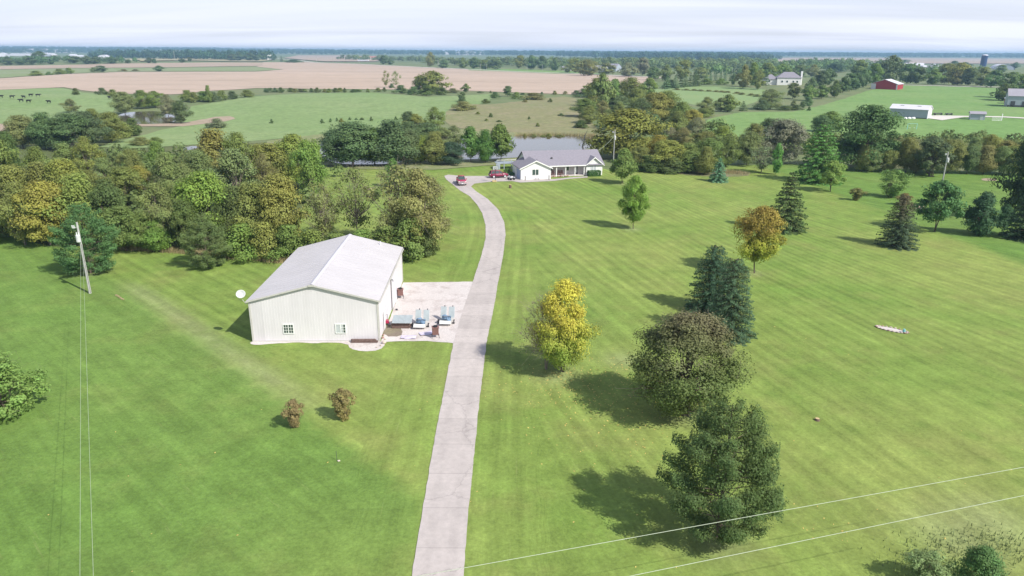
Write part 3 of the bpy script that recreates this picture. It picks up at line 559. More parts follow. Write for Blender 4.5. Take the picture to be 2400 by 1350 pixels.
def broadleaf(seed, shape='round', clumps=70, leaves=9000, leaf=.02, cb=.15, rough=.22, gap=.0, twig=.0, rc=.17, trunk_r=.018, forks=1):
    """unit tree: height 1, crown radius .5. returns crown arrays and limb arrays"""
    rng = np.random.default_rng(seed); f = prof(shape); ph = rng.uniform(0, 6.28, 6)
    C = []
    while len(C) < clumps:
        t = rng.uniform(0, 1) ** .9; th = rng.uniform(0, 6.28); R_ = f(np.array(t)) * .5
        R_ *= 1 + rough * (.55 * math.sin(2 * th + ph[0] + 3 * t) + .45 * math.sin(3 * th + ph[1] - 5 * t) + .4 * math.sin(9 * t + ph[2]))
        q = rng.uniform(0, 1) ** .42
        rad = max(0, float(R_) - rc * .6) * q
        C.append((rad * math.cos(th), rad * math.sin(th), cb + (1 - cb) * (rc * .35 + t * (1 - rc * .7)), q))
    C = np.array(C); cen = np.array([0, 0, cb + (1 - cb) * .45])
    wgt = rng.uniform(.5, 1.5, clumps) * (.45 + .55 * C[:, 3])
    if gap: wgt[rng.uniform(size=clumps) < gap] *= .12
    cnt = np.maximum(4, (wgt / wgt.sum() * leaves)).astype(int); ci = np.repeat(np.arange(clumps), cnt); n = len(ci)
    d = rng.normal(size=(n, 3)); d /= np.linalg.norm(d, axis=1, keepdims=True); d[:, 2] = np.abs(d[:, 2]) * np.where(rng.uniform(size=n) < .72, 1, -.8)
    rr = (rc * rng.uniform(.5, 1.35, clumps))[ci] * rng.uniform(.15, 1, n) ** .45
    sub = rng.normal(size=(n, 3)) * .012
    P = C[ci, :3] + d * rr[:, None] * [1, 1, .72] + sub
    P[:, 2] = np.clip(P[:, 2], .004, 1.02)
    out = P - cen; out /= np.linalg.norm(out, axis=1, keepdims=True) + 1e-9
    Nn = d * .75 + out * .55 + rng.normal(size=(n, 3)) * .38 + [0, 0, .28]
    V = quads(P, Nn, leaf, rng); cv = rng.uniform(-.18, .18, clumps)[ci]
    v = np.clip(rng.normal(.5, .17, n) + cv, 0, 1); h = np.clip((P[:, 2] - cb) / (1 - cb), 0, 1)
    S = []
    tops = [(rng.normal() * .03 * forks, rng.normal() * .03 * forks, cb + (1 - cb) * .48) for _ in range(forks)]
    for tp in tops:
        b0 = (rng.normal() * .008 * (forks - 1), rng.normal() * .008 * (forks - 1), -.01); mid = (tp[0] * .45 + b0[0], tp[1] * .45 + b0[1], max(cb, .12))
        S.append((*b0, *mid, trunk_r * 1.15, trunk_r * .8)); S.append((*mid, *tp, trunk_r * .8, trunk_r * .25))
    for k in rng.permutation(clumps)[:min(clumps, 34)]:
        c = C[k]; tp = tops[k % forks]; z0 = max(cb * .8, .1) + (min(c[2], tp[2]) - cb) * .45
        z0 = max(z0, .05); a = np.clip((z0 - 0) / max(tp[2], .01), 0, 1); st = np.array([tp[0] * a, tp[1] * a, z0]); e = c[:3]; md = st * .5 + e * .5 + [0, 0, -.02 + rng.normal() * .015] + rng.normal(size=3) * .015
        S.append((*st, *md, trunk_r * .42, trunk_r * .26)); S.append((*md, *e, trunk_r * .26, trunk_r * .1))
        if twig:
            for _ in range(int(twig)):
                e2 = e + rng.normal(size=3) * [rc * .8, rc * .8, rc * .6] + [0, 0, .02]; m2 = (md + e) / 2 if rng.uniform() < .5 else e; S.append((*m2, *e2, trunk_r * .13, trunk_r * .045))
                e3 = e2 + rng.normal(size=3) * rc * .4; S.append((*e2, *e3, trunk_r * .05, trunk_r * .03))
    return V, v, h, S
def conifer(seed, kind='spruce', leaves=9000, leaf=.017, cb=.02, trunk_r=.016, levels=24, fat=.5, power=.8):
    rng = np.random.default_rng(seed); Ps, Ns, vs = [], [], []; S = [(0, 0, -.01, 0, 0, .5, trunk_r, trunk_r * .6), (0, 0, .5, 0, 0, .98, trunk_r * .6, trunk_r * .12)]
    pine = kind == 'pine'; levels = levels if not pine else 13
    br = []
    for i in range(levels):
        t = (i + rng.uniform(-.25, .25)) / levels; t = min(max(t, 0), .97); z = cb + (1 - cb) * t; nb = int((9 if not pine else 7) * (1 - .5 * t)) + 2; o = rng.uniform(0, 6.28)
        if pine: Rr = .5 * float(np.interp(t, [0, .12, .3, .6, .85, 1], [.66, .92, 1, .68, .34, .10]))
        elif False: pass
        else: Rr = .5 * (1 - t) ** power * (.86 + .14 * min(1, t / .08))
        for j in range(nb):
            a = o + 6.28 * j / nb + rng.normal() * .22; ln = Rr * rng.uniform(.82 if not pine else .62, 1.1) + .012
            br.append((z, a, ln, t))
    tot = sum(b[2] ** 1.25 + .01 for b in br)
    for z, a, ln, t in br:
        n = max(8, int(leaves * (ln ** 1.25 + .01) / tot)); dirv = np.array([math.cos(a), math.sin(a), 0]); per = np.array([-math.sin(a), math.cos(a), 0])
        s = rng.uniform(0, 1, n) ** .65 if not pine else np.clip(rng.normal(.82, .15, n), .15, 1.05)
        droop = (-.10 if not pine else .10) + (.22 * t); sag = (.05 if not pine else -.04)
        zz_ = z + ln * s * droop - sag * (s * (1 - s)) * 2 * ln - (.06 * (s ** 2) * ln if not pine else -.12 * ln * s ** 2)
        if pine:
            w = rng.normal(0, .03, n) * (1 + ln); tz = rng.normal(0, .022, n) + .01
        else:
            w = rng.uniform(-1, 1, n) * (.16 * ln + .014) * (1.15 - s * .8); tz = -np.abs(rng.normal(0, .012, n))
        P = dirv * (ln * s)[:, None] + per * w[:, None]; P[:, 2] = zz_ + tz
        if pine:
            nn = dirv * .5 * (s - .3)[:, None] + per * (w * 9)[:, None] + rng.normal(size=(n, 3)) * .4 + np.array([0, 0, .55]) + np.stack([0 * tz, 0 * tz, tz * 14], 1)
        else: nn = dirv * .45 + per * (w / (.12 * ln + .02) * .5)[:, None] + rng.normal(size=(n, 3)) * .33 + np.array([0, 0, .6])
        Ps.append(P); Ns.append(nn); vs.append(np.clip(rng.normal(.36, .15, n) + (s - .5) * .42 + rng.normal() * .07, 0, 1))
        e = dirv * ln * .85; S.append((0, 0, z, e[0], e[1], z + ln * .85 * droop, trunk_r * .25 * (1 - t * .6), trunk_r * .08))
    P = np.concatenate(Ps); P[:, 2] = np.clip(P[:, 2], .005, 1.0); V = quads(P, np.concatenate(Ns), leaf, rng, .5 if not pine else .4)
    return V, np.concatenate(vs), np.clip(P[:, 2], 0, 1), S
PROTO = {}
def proto(key, V, v, h, S, mat=None, bark=None, k=4):
    n = len(v); Q = np.arange(n * 4).reshape(-1, 4)
    cm = np_mesh('crown', V, Q, [mat or LEAF], None, dict(v=v, h=h))
    TV, TQ = segs_mesh(S, k); tm = np_mesh('trunk', TV, TQ, [bark or M['bark']])
    PROTO[key] = (cm, tm); return cm, tm
CW = dict(dg=((.050, .088, .036), 'dark green'), mg=((.088, .158, .048), 'green'), lg=((.175, .25, .045), 'lime green'), yg=((.20, .21, .06), 'yellow-green'),
          ol=((.135, .158, .058), 'olive green'), gy=((.135, .165, .095), 'grey-green'), go=((.28, .24, .05), 'golden'), br=((.185, .162, .09), 'brownish'),
          pu=((.185, .165, .165), 'purple-grey'), bl=((.075, .155, .125), 'blue-green'), bd=((.052, .092, .072), 'bluish dark green'), fr=((.115, .195, .05), 'fresh green'),
          oy=((.27, .215, .06), 'orange-yellow'), bo=((.178, .168, .062), 'bronze olive'), te=((.07, .13, .085), 'deep green'))
SHW = {}
def mk(key, gen, *a, word='tree', bark=None, mat=None, **kw):
    proto(key, *gen(*a, **kw), mat=mat, bark=bark); SHW[key] = word
# generic prototypes, three of each where many are wanted
for i in range(4):
    mk(f'broad{i}', broadleaf, 10 + i, ['round', 'egg', 'wide', 'round'][i], 90, 15000, .0172, .06, .30, .1, 0, .165, word='broadleaf tree')
    mk(f'far{i}', broadleaf, 30 + i, ['round', 'egg', 'wide', 'round'][i], 40, 3600, .034, .03, .32, .05, 0, .19, word='broadleaf tree')
for i in range(2):
    mk(f'loose{i}', broadleaf, 50 + i, ['wide', 'round'][i], 80, 14000, .0145, .08, .38, .3, 3, .14, word='loose-crowned tree', bark=M['barkpale'])
    mk(f'shrub{i}', broadleaf, 60 + i, 'bush', 54, 6500, .027, .0, .3, .05, 0, .2, word='shrub')
    mk(f'thin{i}', broadleaf, 70 + i, ['wide', 'vase'][i], 60, 2100, .020, .14, .4, .3, 9, .13, trunk_r=.014, word='sparse half-bare tree', bark=M['barkpale'])
    mk(f'firsmall{i}', conifer, 80 + i, 'spruce', 1800, .04, .0, levels=13, word='conifer')
NT = 0
class Hz: pass
ALL_TREES = []
def plant(key, x, yb, yt, wpx, ck, label=None, cat='tree', group=None, rz=None, name=None, parts=True, col=None, sink=0.0, sq=1.0):
    """place a tree whose foot stands on the terrain seen at (x, yb), tall enough to reach yt"""
    global NT
    NT += 1; rng = random.Random(NT * 31 + 5)
    P = G(x, yb); hgt = height_to(P, yt); top = np.array([P[0], P[1], P[2] + hgt * .5]); wid = wpx / ppm(top)
    cmesh, tmesh = PROTO[key]
    c = col or CW[ck][0]
    if col is None: c = tuple(c[i] * .52 + (.155, .178, .066)[i] * .48 * (.75 if ck in ('dg', 'bd', 'te') else 1) for i in range(3))
    j = [c[i] * (1 + rng.uniform(-.08, .08)) for i in range(3)]
    word = SHW[key]
    nm = name or ('shrub' if word == 'shrub' else 'conifer_tree' if 'conifer' in word else 'tree')
    rzv = rng.uniform(0, 6.28) if rz is None else rz
    if parts:
        e = empty(nm, (P[0], P[1], P[2] - sink), rzv)
        t = bpy.data.objects.new('trunk', tmesh); COL.objects.link(t); t.parent = e; t.scale = (wid, wid * sq, hgt)
        o = bpy.data.objects.new('crown', cmesh); COL.objects.link(o); o.parent = e; o.scale = (wid, wid * sq, hgt); o.color = (*j, 1)
    else:
        e = bpy.data.objects.new(nm, cmesh); COL.objects.link(e); e.location = tuple(float(q) for q in (P[0], P[1], P[2] - sink)); e.rotation_euler = (0, 0, rzv); e.scale = (wid, wid * sq, hgt); e.color = (*j, 1)
    tag(e, label, 'shrub' if nm == 'shrub' and cat == 'tree' else cat, group)
    ALL_TREES.append(dict(o=e, x=x, y=(yb + yt) / 2, yb=yb, yt=yt, w=wpx, P=P, word=CW[ck][1] if ck else '', form=word, label=label, h=hgt))
    return e
# ---- the single trees of the lawn -------------------------------------------
mk('oval_maple', broadleaf, 201, 'oval', 120, 20000, .0152, .15, .15, .04, 1, .135, trunk_r=.013)
mk('round_maple', broadleaf, 202, 'egg', 100, 9000, .025, .16, .2, .06, 0, .16, trunk_r=.015)
mk('orange_maple', broadleaf, 203, 'round', 105, 22000, .0148, .2, .17, .1, 2, .13, trunk_r=.014, mat=leaf_mat('turning leaves', (.34, .27, .06), (.22, .7)))
mk('wide_maple', broadleaf, 204, 'wide', 165, 48000, .0095, .09, .15, .1, 5, .112, trunk_r=.02, forks=4, mat=leaf_mat('bronze topped leaves', (.20, .175, .10), (.5, 1.1)))
mk('yellow_tree', broadleaf, 205, 'oval', 170, 27000, .0115, .06, .3, .14, 4, .12, trunk_r=.013, forks=2, mat=leaf_mat('yellow leaves', (.57, .53, .085), (.2, .6)))
mk('bare_crown', broadleaf, 206, 'oval', 90, 1500, .010, .05, .3, .2, 16, .13, trunk_r=.013, forks=3, bark=M['barkpale'])
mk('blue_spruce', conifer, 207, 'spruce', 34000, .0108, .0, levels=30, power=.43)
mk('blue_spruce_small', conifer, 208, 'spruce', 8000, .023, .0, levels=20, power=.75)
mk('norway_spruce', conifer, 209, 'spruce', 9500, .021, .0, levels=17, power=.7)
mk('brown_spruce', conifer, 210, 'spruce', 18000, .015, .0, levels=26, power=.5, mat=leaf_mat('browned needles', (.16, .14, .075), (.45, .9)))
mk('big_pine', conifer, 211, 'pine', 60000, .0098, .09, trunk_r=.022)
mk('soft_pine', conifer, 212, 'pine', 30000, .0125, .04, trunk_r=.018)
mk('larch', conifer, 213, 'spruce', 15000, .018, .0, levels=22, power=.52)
mk('juniper', broadleaf, 214, 'egg', 90, 11000, .024, .0, .18, 0, 0, .16)
mk('locust', broadleaf, 215, 'wide', 70, 7500, .022, .22, .32, .14, 2, .13, trunk_r=.014, forks=2)
mk('small_bush', broadleaf, 216, 'vase', 60, 5500, .032, .0, .22, .04, 6, .15, trunk_r=.012, forks=5)
mk('willow_bush', broadleaf, 217, 'vase', 80, 6500, .019, .02, .25, .1, 6, .13, trunk_r=.012, forks=6)
mk('multistem', broadleaf, 218, 'wide', 80, 8500, .021, .16, .26, .08, 5, .13, trunk_r=.016, forks=6)
mk('columnar', broadleaf, 219, 'oval', 60, 5000, .028, .06, .12, .03, 0, .15)
mk('light_bush', broadleaf, 220, 'bush', 120, 15000, .017, .0, .3, .05, 3, .14, forks=4)
plant('oval_maple', 1484, 537, 414, 74, 'fr', 'fresh green oval maple with short bare trunk standing alone mid lawn', col=(.145, .205, .05))
plant('round_maple', 1459, 430, 349, 74, 'ol', 'olive green pear-shaped tree on the lawn right of the white ranch house', col=(.135, .165, .055))
plant('blue_spruce_small', 1683, 426, 367, 52, 'bl', 'small pale blue spruce at the far edge of the lawn near the weedy bed', name='spruce_tree', col=(.11, .20, .165))
plant('orange_maple', 1768, 641, 488, 120, 'go', 'round orange and gold maple with a straight bare trunk on the right lawn', col=(.22, .235, .05))
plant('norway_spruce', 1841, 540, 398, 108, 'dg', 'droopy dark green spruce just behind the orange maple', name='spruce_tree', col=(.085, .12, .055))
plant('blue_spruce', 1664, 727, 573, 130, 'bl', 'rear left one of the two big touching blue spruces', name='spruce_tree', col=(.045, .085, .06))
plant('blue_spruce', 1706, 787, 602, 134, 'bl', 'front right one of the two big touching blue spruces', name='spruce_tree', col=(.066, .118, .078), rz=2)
plant('yellow_tree', 1318, 872, 659, 165, 'go', 'bright yellow autumn tree with green skirt beside the driveway', col=(.19, .25, .055))
plant('bare_crown', 1280, 866, 690, 140, 'pu', 'leafless grey tree merging into the left side of the bright yellow tree', name='bare_tree', col=(.24, .2, .17))
plant('wide_maple', 1597, 972, 735, 305, 'ol', 'large wide dome-shaped tree with bronze top and green base on the lawn', col=(.10, .128, .052), sq=.9, rz=0)
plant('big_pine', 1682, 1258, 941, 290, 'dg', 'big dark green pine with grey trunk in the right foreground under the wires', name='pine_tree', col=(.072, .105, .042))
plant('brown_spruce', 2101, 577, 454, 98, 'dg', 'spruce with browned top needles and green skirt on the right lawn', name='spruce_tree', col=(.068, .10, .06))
plant('locust', 2190, 543, 426, 108, 'mg', 'feathery deep green tree with slim trunk below the right utility pole', col=(.075, .155, .065))
plant('juniper', 2294, 552, 451, 88, 'dg', 'dense dark green egg-shaped evergreen right of the feathery tree', name='evergreen_tree', col=(.05, .095, .055))
plant('small_bush', 2006, 470, 441, 35, 'br', 'small reddish green rounded bush alone on the bright right lawn', name='shrub', cat='shrub', col=(.16, .15, .07))
plant('willow_bush', 2089, 463, 398, 82, 'gy', 'wispy vase-shaped bush above the brown-topped spruce', name='shrub', cat='shrub', col=(.13, .20, .075))
plant('small_bush', 2117, 481, 453, 34, 'br', 'small copper-leaved tree peeping out behind the brown-topped spruce', col=(.18, .13, .07))
plant('larch', 1915, 427, 288, 118, 'mg', 'tall conical light green conifer before the huge round tree', name='conifer_tree', col=(.095, .18, .062))
plant('columnar', 1818, 409, 337, 30, 'fr', 'slim columnar young green tree left of the tall light green conifer', col=(.12, .22, .07))
plant('locust', 1946, 449, 378, 70, 'fr', 'small bright green tree leaning out at the foot of the tall conifer', col=(.15, .235, .07))
plant('multistem', 2181, 414, 322, 92, 'dg', 'many-stemmed dark bushy tree under the paddock left of the right utility pole', col=(.085, .11, .065))
plant('soft_pine', 214, 641, 478, 150, 'te', 'soft blue-green pine behind the left utility pole', name='pine_tree', col=(.078, .15, .062))
plant('soft_pine', 488, 628, 500, 112, 'ol', 'dull green cedar at the wood edge left of the white barn', name='cedar_tree', col=(.115, .14, .06))
plant('small_bush', 690, 1003, 938, 50, 'br', 'left one of two brown-red shrubs on the lawn below the barn', name='shrub', cat='shrub', col=(.19, .15, .095))
plant('small_bush', 806, 984, 912, 60, 'br', 'right one of two brown-red shrubs, slightly larger, on the lawn below the barn', name='shrub', cat='shrub', col=(.205, .155, .08), rz=2.5)
plant('light_bush', -8, 968, 822, 215, 'gy', 'broad pale green bush cut off by the left edge of the lawn', name='shrub', cat='shrub', col=(.15, .195, .07))
plant('light_bush', 2290, 1380, 1285, 120, 'dg', 'dark green weedy shrub at the lower right corner', name='shrub', cat='shrub', col=(.085, .16, .07))
plant('willow_bush', 2165, 1372, 1300, 130, 'gy', 'low tangle of grey-green weeds at the bottom right', name='weed_clump', cat='plant', col=(.16, .20, .11))
plant('norway_spruce', 2405, 560, 430, 120, 'dg', 'dark spruce at the right edge beside the egg-shaped evergreen', name='spruce_tree', col=(.05, .08, .05))
plant('broad0', 2395, 520, 318, 130, 'dg', 'tall very dark broadleaf tree at the right edge of the lawn', col=(.045, .07, .04))
plant('juniper', 2352, 530, 480, 50, 'dg', 'small dark bush squeezed between the egg-shaped evergreen and the dark spruce', name='shrub', cat='shrub', col=(.05, .09, .05))
plant('broad2', 2022, 396, 250, 172, 'dg', 'huge round dark green tree behind the tall conical conifer', col=(.068, .118, .052), rz=1)
plant('thin1', 1783, 405, 345, 80, 'gy', 'grey-green vase-shaped tree by the dark purple tree', col=(.13, .17, .10))
plant('broad3', 1832, 385, 281, 108, 'pu', 'large dusky purple-grey tree left of the tall conifer', col=(.17, .155, .145))
plant('broad0', 828, 388, 289, 162, 'te', 'big deep green oak in front of the pond left of centre', name='oak_tree', col=(.085, .13, .065))
plant('broad1', 922, 387, 283, 150, 'te', 'second big deep green oak, just right of the first, before the pond', name='oak_tree', col=(.08, .125, .065))
plant('broad3', 985, 383, 318, 62, 'yg', 'yellow-green rounded tree at the right side of the two oaks', col=(.155, .19, .05))
plant('broad2', 1055, 386, 334, 80, 'dg', 'low dark blue-green tree on the lawn edge left of the maples', col=(.045, .08, .05))
plant('round_maple', 1103, 381, 297, 66, 'mg', 'deep green maple on the lawn edge behind the maroon car, left of a pair', col=(.085, .155, .055))
plant('round_maple', 1172, 380, 292, 80, 'mg', 'bright olive maple on the lawn edge left of the house roof', col=(.105, .155, .045))
plant('broad1', 1137, 382, 305, 62, 'mg', 'green tree wedged between two maples behind the maroon car', col=(.08, .14, .045))
plant('broad2', 1470, 372, 258, 190, 'yg', 'huge dome-shaped yellow-green tree right of the pond behind the house', col=(.165, .165, .05), rz=4)
plant('broad1', 1540, 392, 318, 90, 'bo', 'bronze tree on the right flank of the huge yellow-green dome tree', col=(.20, .175, .055))
plant('columnar', 922, 440, 373, 44, 'fr', 'small leafy green tree behind the top of the brown half-bare trees', col=(.09, .165, .05))
# ---- woods: short rows.  kind x yfoot ytop width colour -----------------------
WOOD = '''
loose0 60 574 430 120 bo
broad0 118 574 428 140 go
broad1 205 570 410 150 yg
broad3 20 555 470 90 ol
broad2 268 568 424 100 dg
broad0 297 588 486 120 mg
broad3 345 588 500 80 mg
loose1 380 580 432 110 gy
broad2 492 572 406 165 lg
broad1 372 590 518 90 fr
broad3 440 590 470 80 dg
broad1 560 580 440 100 dg
shrub0 570 606 528 100 fr
shrub1 625 608 522 90 yg
shrub0 680 610 530 90 mg
shrub1 735 612 540 90 fr
shrub0 790 610 548 90 mg
shrub1 850 606 540 90 fr
shrub0 905 604 530 90 mg
shrub1 960 606 512 100 mg
shrub0 1000 600 520 60 dg
broad3 610 575 430 110 bo
broad0 660 575 412 130 yg
thin0 838 560 395 130 ol
thin1 757 575 430 100 gy
thin0 905 600 500 80 br
loose0 985 592 400 150 br
thin0 940 580 390 170 br
loose1 1015 560 420 110 br
loose0 950 600 470 110 bo
broad0 45 500 388 120 yg
broad1 110 505 382 110 ol
broad3 170 505 374 110 yg
loose1 225 500 400 90 ol
broad2 0 460 318 110 ol
broad0 30 440 312 70 dg
broad1 95 430 345 80 mg
loose0 165 440 338 100 gy
loose1 215 440 322 80 bo
loose0 255 470 372 90 gy
broad3 300 480 392 90 ol
broad0 335 470 390 70 oy
broad1 372 402 332 66 fr
broad3 310 420 350 60 ol
loose0 400 480 360 110 gy
broad2 430 470 385 90 gy
broad0 470 440 352 90 gy
broad1 510 425 304 150 bo
broad3 565 450 312 80 ol
loose0 560 500 352 150 gy
broad1 610 440 340 90 bo
broad0 640 445 338 100 bo
broad2 695 440 318 110 yg
broad3 728 470 330 90 fr
loose1 625 470 362 60 br
broad1 740 450 380 60 mg
broad2 790 390 305 80 te
broad3 878 386 300 90 dg
broad0 955 386 305 90 te
broad1 1020 386 310 80 ol
thin1 770 560 450 80 ol
broad0 55 348 272 90 gy
broad1 110 350 266 100 te
broad2 165 350 268 120 bd
broad3 205 345 262 90 bd
loose0 225 325 256 80 ol
broad3 262 335 264 80 ol
shrub0 313 318 278 45 dg
shrub1 285 322 285 60 ol
broad0 293 268 216 62 gy
loose0 335 255 212 60 ol
loose1 365 252 214 56 ol
loose0 395 272 222 50 pu
broad3 425 290 236 46 bd
loose0 168 264 232 42 gy
broad2 130 348 282 70 gy
broad3 -60 440 330 120 ol
broad0 -50 570 440 130 yg
shrub1 510 300 278 45 pu
shrub0 330 340 322 55 br
shrub1 365 336 322 40 ol
broad0 960 320 262 44 bd
loose0 975 320 268 66 bo
loose1 1020 318 252 60 ol
broad2 1000 345 290 110 te
broad1 960 350 286 80 te
loose0 1040 350 300 70 gy
loose1 1065 345 295 50 gy
far0 1083 238 216 24 te
shrub0 1083 240 224 20 te
shrub1 1138 242 232 22 dg
far1 1092 216 195 24 mg
far2 1190 226 202 30 te
shrub0 1160 230 216 24 te
shrub1 1210 232 216 28 ol
shrub0 1250 234 218 60 br
shrub1 1085 258 238 60 br
far3 1015 216 167 78 ol
far0 985 214 178 40 ol
shrub0 940 219 200 34 te
shrub1 970 222 203 36 te
shrub0 1000 224 200 40 dg
shrub1 1035 222 205 40 dg
shrub1 1062 218 207 34 pu
thin1 905 206 166 26 ol
thin0 928 206 167 26 gy
shrub0 918 207 196 14 te
far1 1410 262 168 66 gy
far2 1395 250 185 50 ol
shrub0 1370 228 208 44 te
loose1 1385 240 195 50 ol
far3 1440 236 186 56 mg
broad3 1475 245 182 60 ol
far2 1520 232 184 44 mg
shrub1 1350 225 212 24 bd
broad0 1372 275 232 62 mg
loose0 1380 290 248 60 ol
shrub0 1362 300 282 36 dg
loose1 1410 280 236 44 br
broad2 1445 262 225 70 te
broad1 1490 256 208 70 ol
broad3 1540 296 218 90 bo
broad0 1560 285 214 80 ol
broad2 1595 300 240 60 ol
loose0 1450 300 240 60 gy
loose1 1500 300 232 80 bd
broad1 1585 320 262 70 ol
shrub0 1532 308 270 40 bl
broad0 1622 310 258 56 oy
loose1 1632 332 276 60 pu
loose0 1570 335 300 60 pu
loose1 1600 350 300 60 br
broad1 1690 340 296 74 yg
broad3 1650 345 308 60 bo
broad0 1565 400 330 100 yg
broad1 1610 400 336 90 ol
broad2 1655 398 325 84 mg
broad1 1652 410 345 60 ol
broad3 1700 392 320 60 mg
broad2 1750 388 310 70 gy
shrub0 1520 402 365 70 dg
shrub1 1570 404 368 80 dg
shrub0 1620 404 366 80 mg
broad0 1500 398 345 60 bo
broad3 1765 350 290 50 ol
broad1 1800 320 278 70 bd
broad0 1850 330 285 60 bd
broad2 1945 310 262 60 mg
broad3 1920 320 270 50 te
far1 1705 262 220 60 ol
shrub0 1650 275 255 40 ol
loose0 1655 270 228 50 gy
far2 1690 262 230 40 gy
firsmall0 1741 260 236 26 te
loose1 1805 256 210 74 gy
shrub0 1785 258 235 40 te
shrub1 1840 258 248 50 dg
shrub0 1865 258 246 30 dg
far0 1858 232 195 40 dg
far3 1895 236 200 36 mg
shrub1 1893 248 228 24 te
shrub0 1880 252 238 18 te
shrub1 1860 248 236 16 gy
shrub0 1896 260 250 10 te
far1 1900 218 180 30 te
far2 1925 232 200 36 mg
far0 1925 205 166 36 te
far3 1940 200 160 34 te
far1 1955 228 186 32 dg
far2 1975 218 182 30 dg
far0 1990 214 172 34 te
far3 2005 210 170 36 te
far1 2022 205 160 36 te
far2 2045 200 150 46 mg
far0 2010 190 142 50 mg
far3 2085 197 131 60 te
far1 2060 190 150 50 te
far2 2125 197 150 50 te
far0 2150 198 158 46 bd
far1 2185 199 160 50 mg
far2 2215 198 150 60 ol
far3 2245 200 148 60 yg
far0 2270 202 160 50 te
far1 2300 202 155 60 ol
far2 2330 206 165 50 te
far3 2240 200 165 36 br
far0 2360 230 170 50 te
far1 2350 236 195 60 dg
far2 2390 220 175 60 fr
far3 2420 210 165 60 mg
shrub0 1570 206 187 40 te
firsmall0 1562 209 172 26 bl
firsmall1 1582 207 174 22 bl
firsmall0 1597 205 166 20 te
firsmall1 1606 204 168 18 te
firsmall0 1617 203 166 18 te
firsmall1 1626 202 168 18 te
firsmall0 1635 201 164 18 te
firsmall1 1630 196 160 18 te
firsmall0 1655 190 169 12 bl
firsmall1 1665 190 168 12 bl
firsmall0 1677 190 167 12 bl
firsmall1 1689 190 166 12 bl
firsmall0 1699 190 168 12 bl
firsmall1 1712 190 167 12 te
shrub0 1655 198 184 34 mg
shrub1 1690 198 184 30 mg
columnar 1718 200 172 16 te
far1 1742 208 150 40 bo
far2 1762 204 148 34 mg
far3 1776 210 165 28 ol
firsmall0 1793 200 162 24 te
far0 1600 190 142 46 ol
far1 1560 190 150 40 gy
far2 1530 188 158 44 te
far3 1640 186 158 40 gy
far0 1505 178 136 40 pu
far1 1470 180 145 50 pu
far2 1420 176 148 50 ol
far3 1375 178 140 60 bo
far0 1345 172 138 40 ol
far1 1300 166 136 30 te
far2 1270 164 132 32 te
far3 1245 163 130 32 te
far0 1218 162 130 26 ol
far1 1330 170 150 30 br
shrub0 1382 174 160 16 te
thin1 1486 178 160 16 gy
far2 1160 163 138 40 te
far3 1135 162 140 36 ol
far0 1112 162 136 30 te
far1 1085 160 134 30 ol
thin0 1010 158 122 26 br
far2 1010 158 124 22 br
far3 1040 160 140 30 te
far0 900 152 130 24 te
far1 915 152 136 18 te
far2 1795 190 148 50 ol
far3 1830 190 150 46 mg
far0 1870 190 152 40 te
far1 1905 180 150 40 ol
far2 1960 170 145 50 te
far3 1760 185 150 40 gy
shrub0 85 178 166 34 yg
shrub1 115 176 168 16 mg
shrub0 140 174 162 28 fr
shrub1 163 173 159 24 fr
far0 237 169 154 32 te
shrub0 220 169 158 18 gy
far1 373 167 153 30 te
shrub0 290 167 162 20 br
shrub1 318 167 162 18 br
far2 45 152 140 34 te
far3 20 152 136 30 te
far0 72 152 134 30 bd
far1 120 150 138 24 te
far2 130 144 130 20 bd
far3 95 142 120 34 bd
far0 175 148 132 40 te
far1 205 150 130 36 te
far2 225 150 134 28 te
far3 262 149 134 34 te
far0 300 149 140 18 te
far1 350 148 134 20 bd
far2 362 149 138 14 bd
far3 427 147 138 18 bd
far0 445 145 134 12 bd
far1 560 143 121 26 bd
far2 585 143 124 30 bd
far3 545 143 126 30 bd
far0 620 141 122 28 te
far1 640 141 128 20 te
firsmall0 660 145 130 10 bd
far2 600 143 130 26 bd
shrub0 688 147 140 44 te
far3 1010 150 140 40 ol
far0 2120 154 140 30 te
far1 2235 158 142 40 te
far2 2260 160 146 30 te
far3 2380 160 146 20 te
far0 2345 172 152 30 mg
'''
for ln in WOOD.strip().splitlines():
    k, x, yb, yt, w_, ck = ln.split(); x, yb, yt, w_ = map(float, (x, yb, yt, w_))
    far = yb < 212 or w_ < 30
    if k.startswith('broad') and yb < 240: k = 'far' + k[-1]
    plant(k, x, yb, yt, w_, ck, parts=not far)
# hedgerow between the pasture and the crop field, and scattered scrub
rng = random.Random(4)
HED = [(178, 223, 207, 18, 'dg'), (240, 222, 206, 28, 'te'), (265, 226, 210, 26, 'ol'), (325, 228, 212, 22, 'te'), (490, 240, 201, 18, 'ol'), (478, 238, 214, 40, 'mg'), (500, 238, 216, 34, 'te'), (520, 234, 212, 30, 'ol'), (545, 232, 214, 30, 'bd'), (580, 228, 211, 36, 'ol'), (440, 238, 212, 36, 'ol'), (455, 240, 216, 26, 'ol')]
x = 610
while x < 900:
    x += rng.uniform(9, 26); HED.append((x, 216.5 - (x - 610) * .003 + rng.uniform(-1, 1), 206 + rng.uniform(-1, 3), rng.uniform(9, 24), rng.choice(['te', 'ol', 'dg', 'mg'])))
for x in (755, 790, 800, 835, 848, 870, 637, 775, 820, 928, 940): HED.append((x, 290 - (x - 640) * .03 + rng.uniform(-3, 3), 281 - (x - 640) * .03 + rng.uniform(-2, 4), rng.uniform(6, 14), rng.choice(['te', 'dg', 'ol'])))
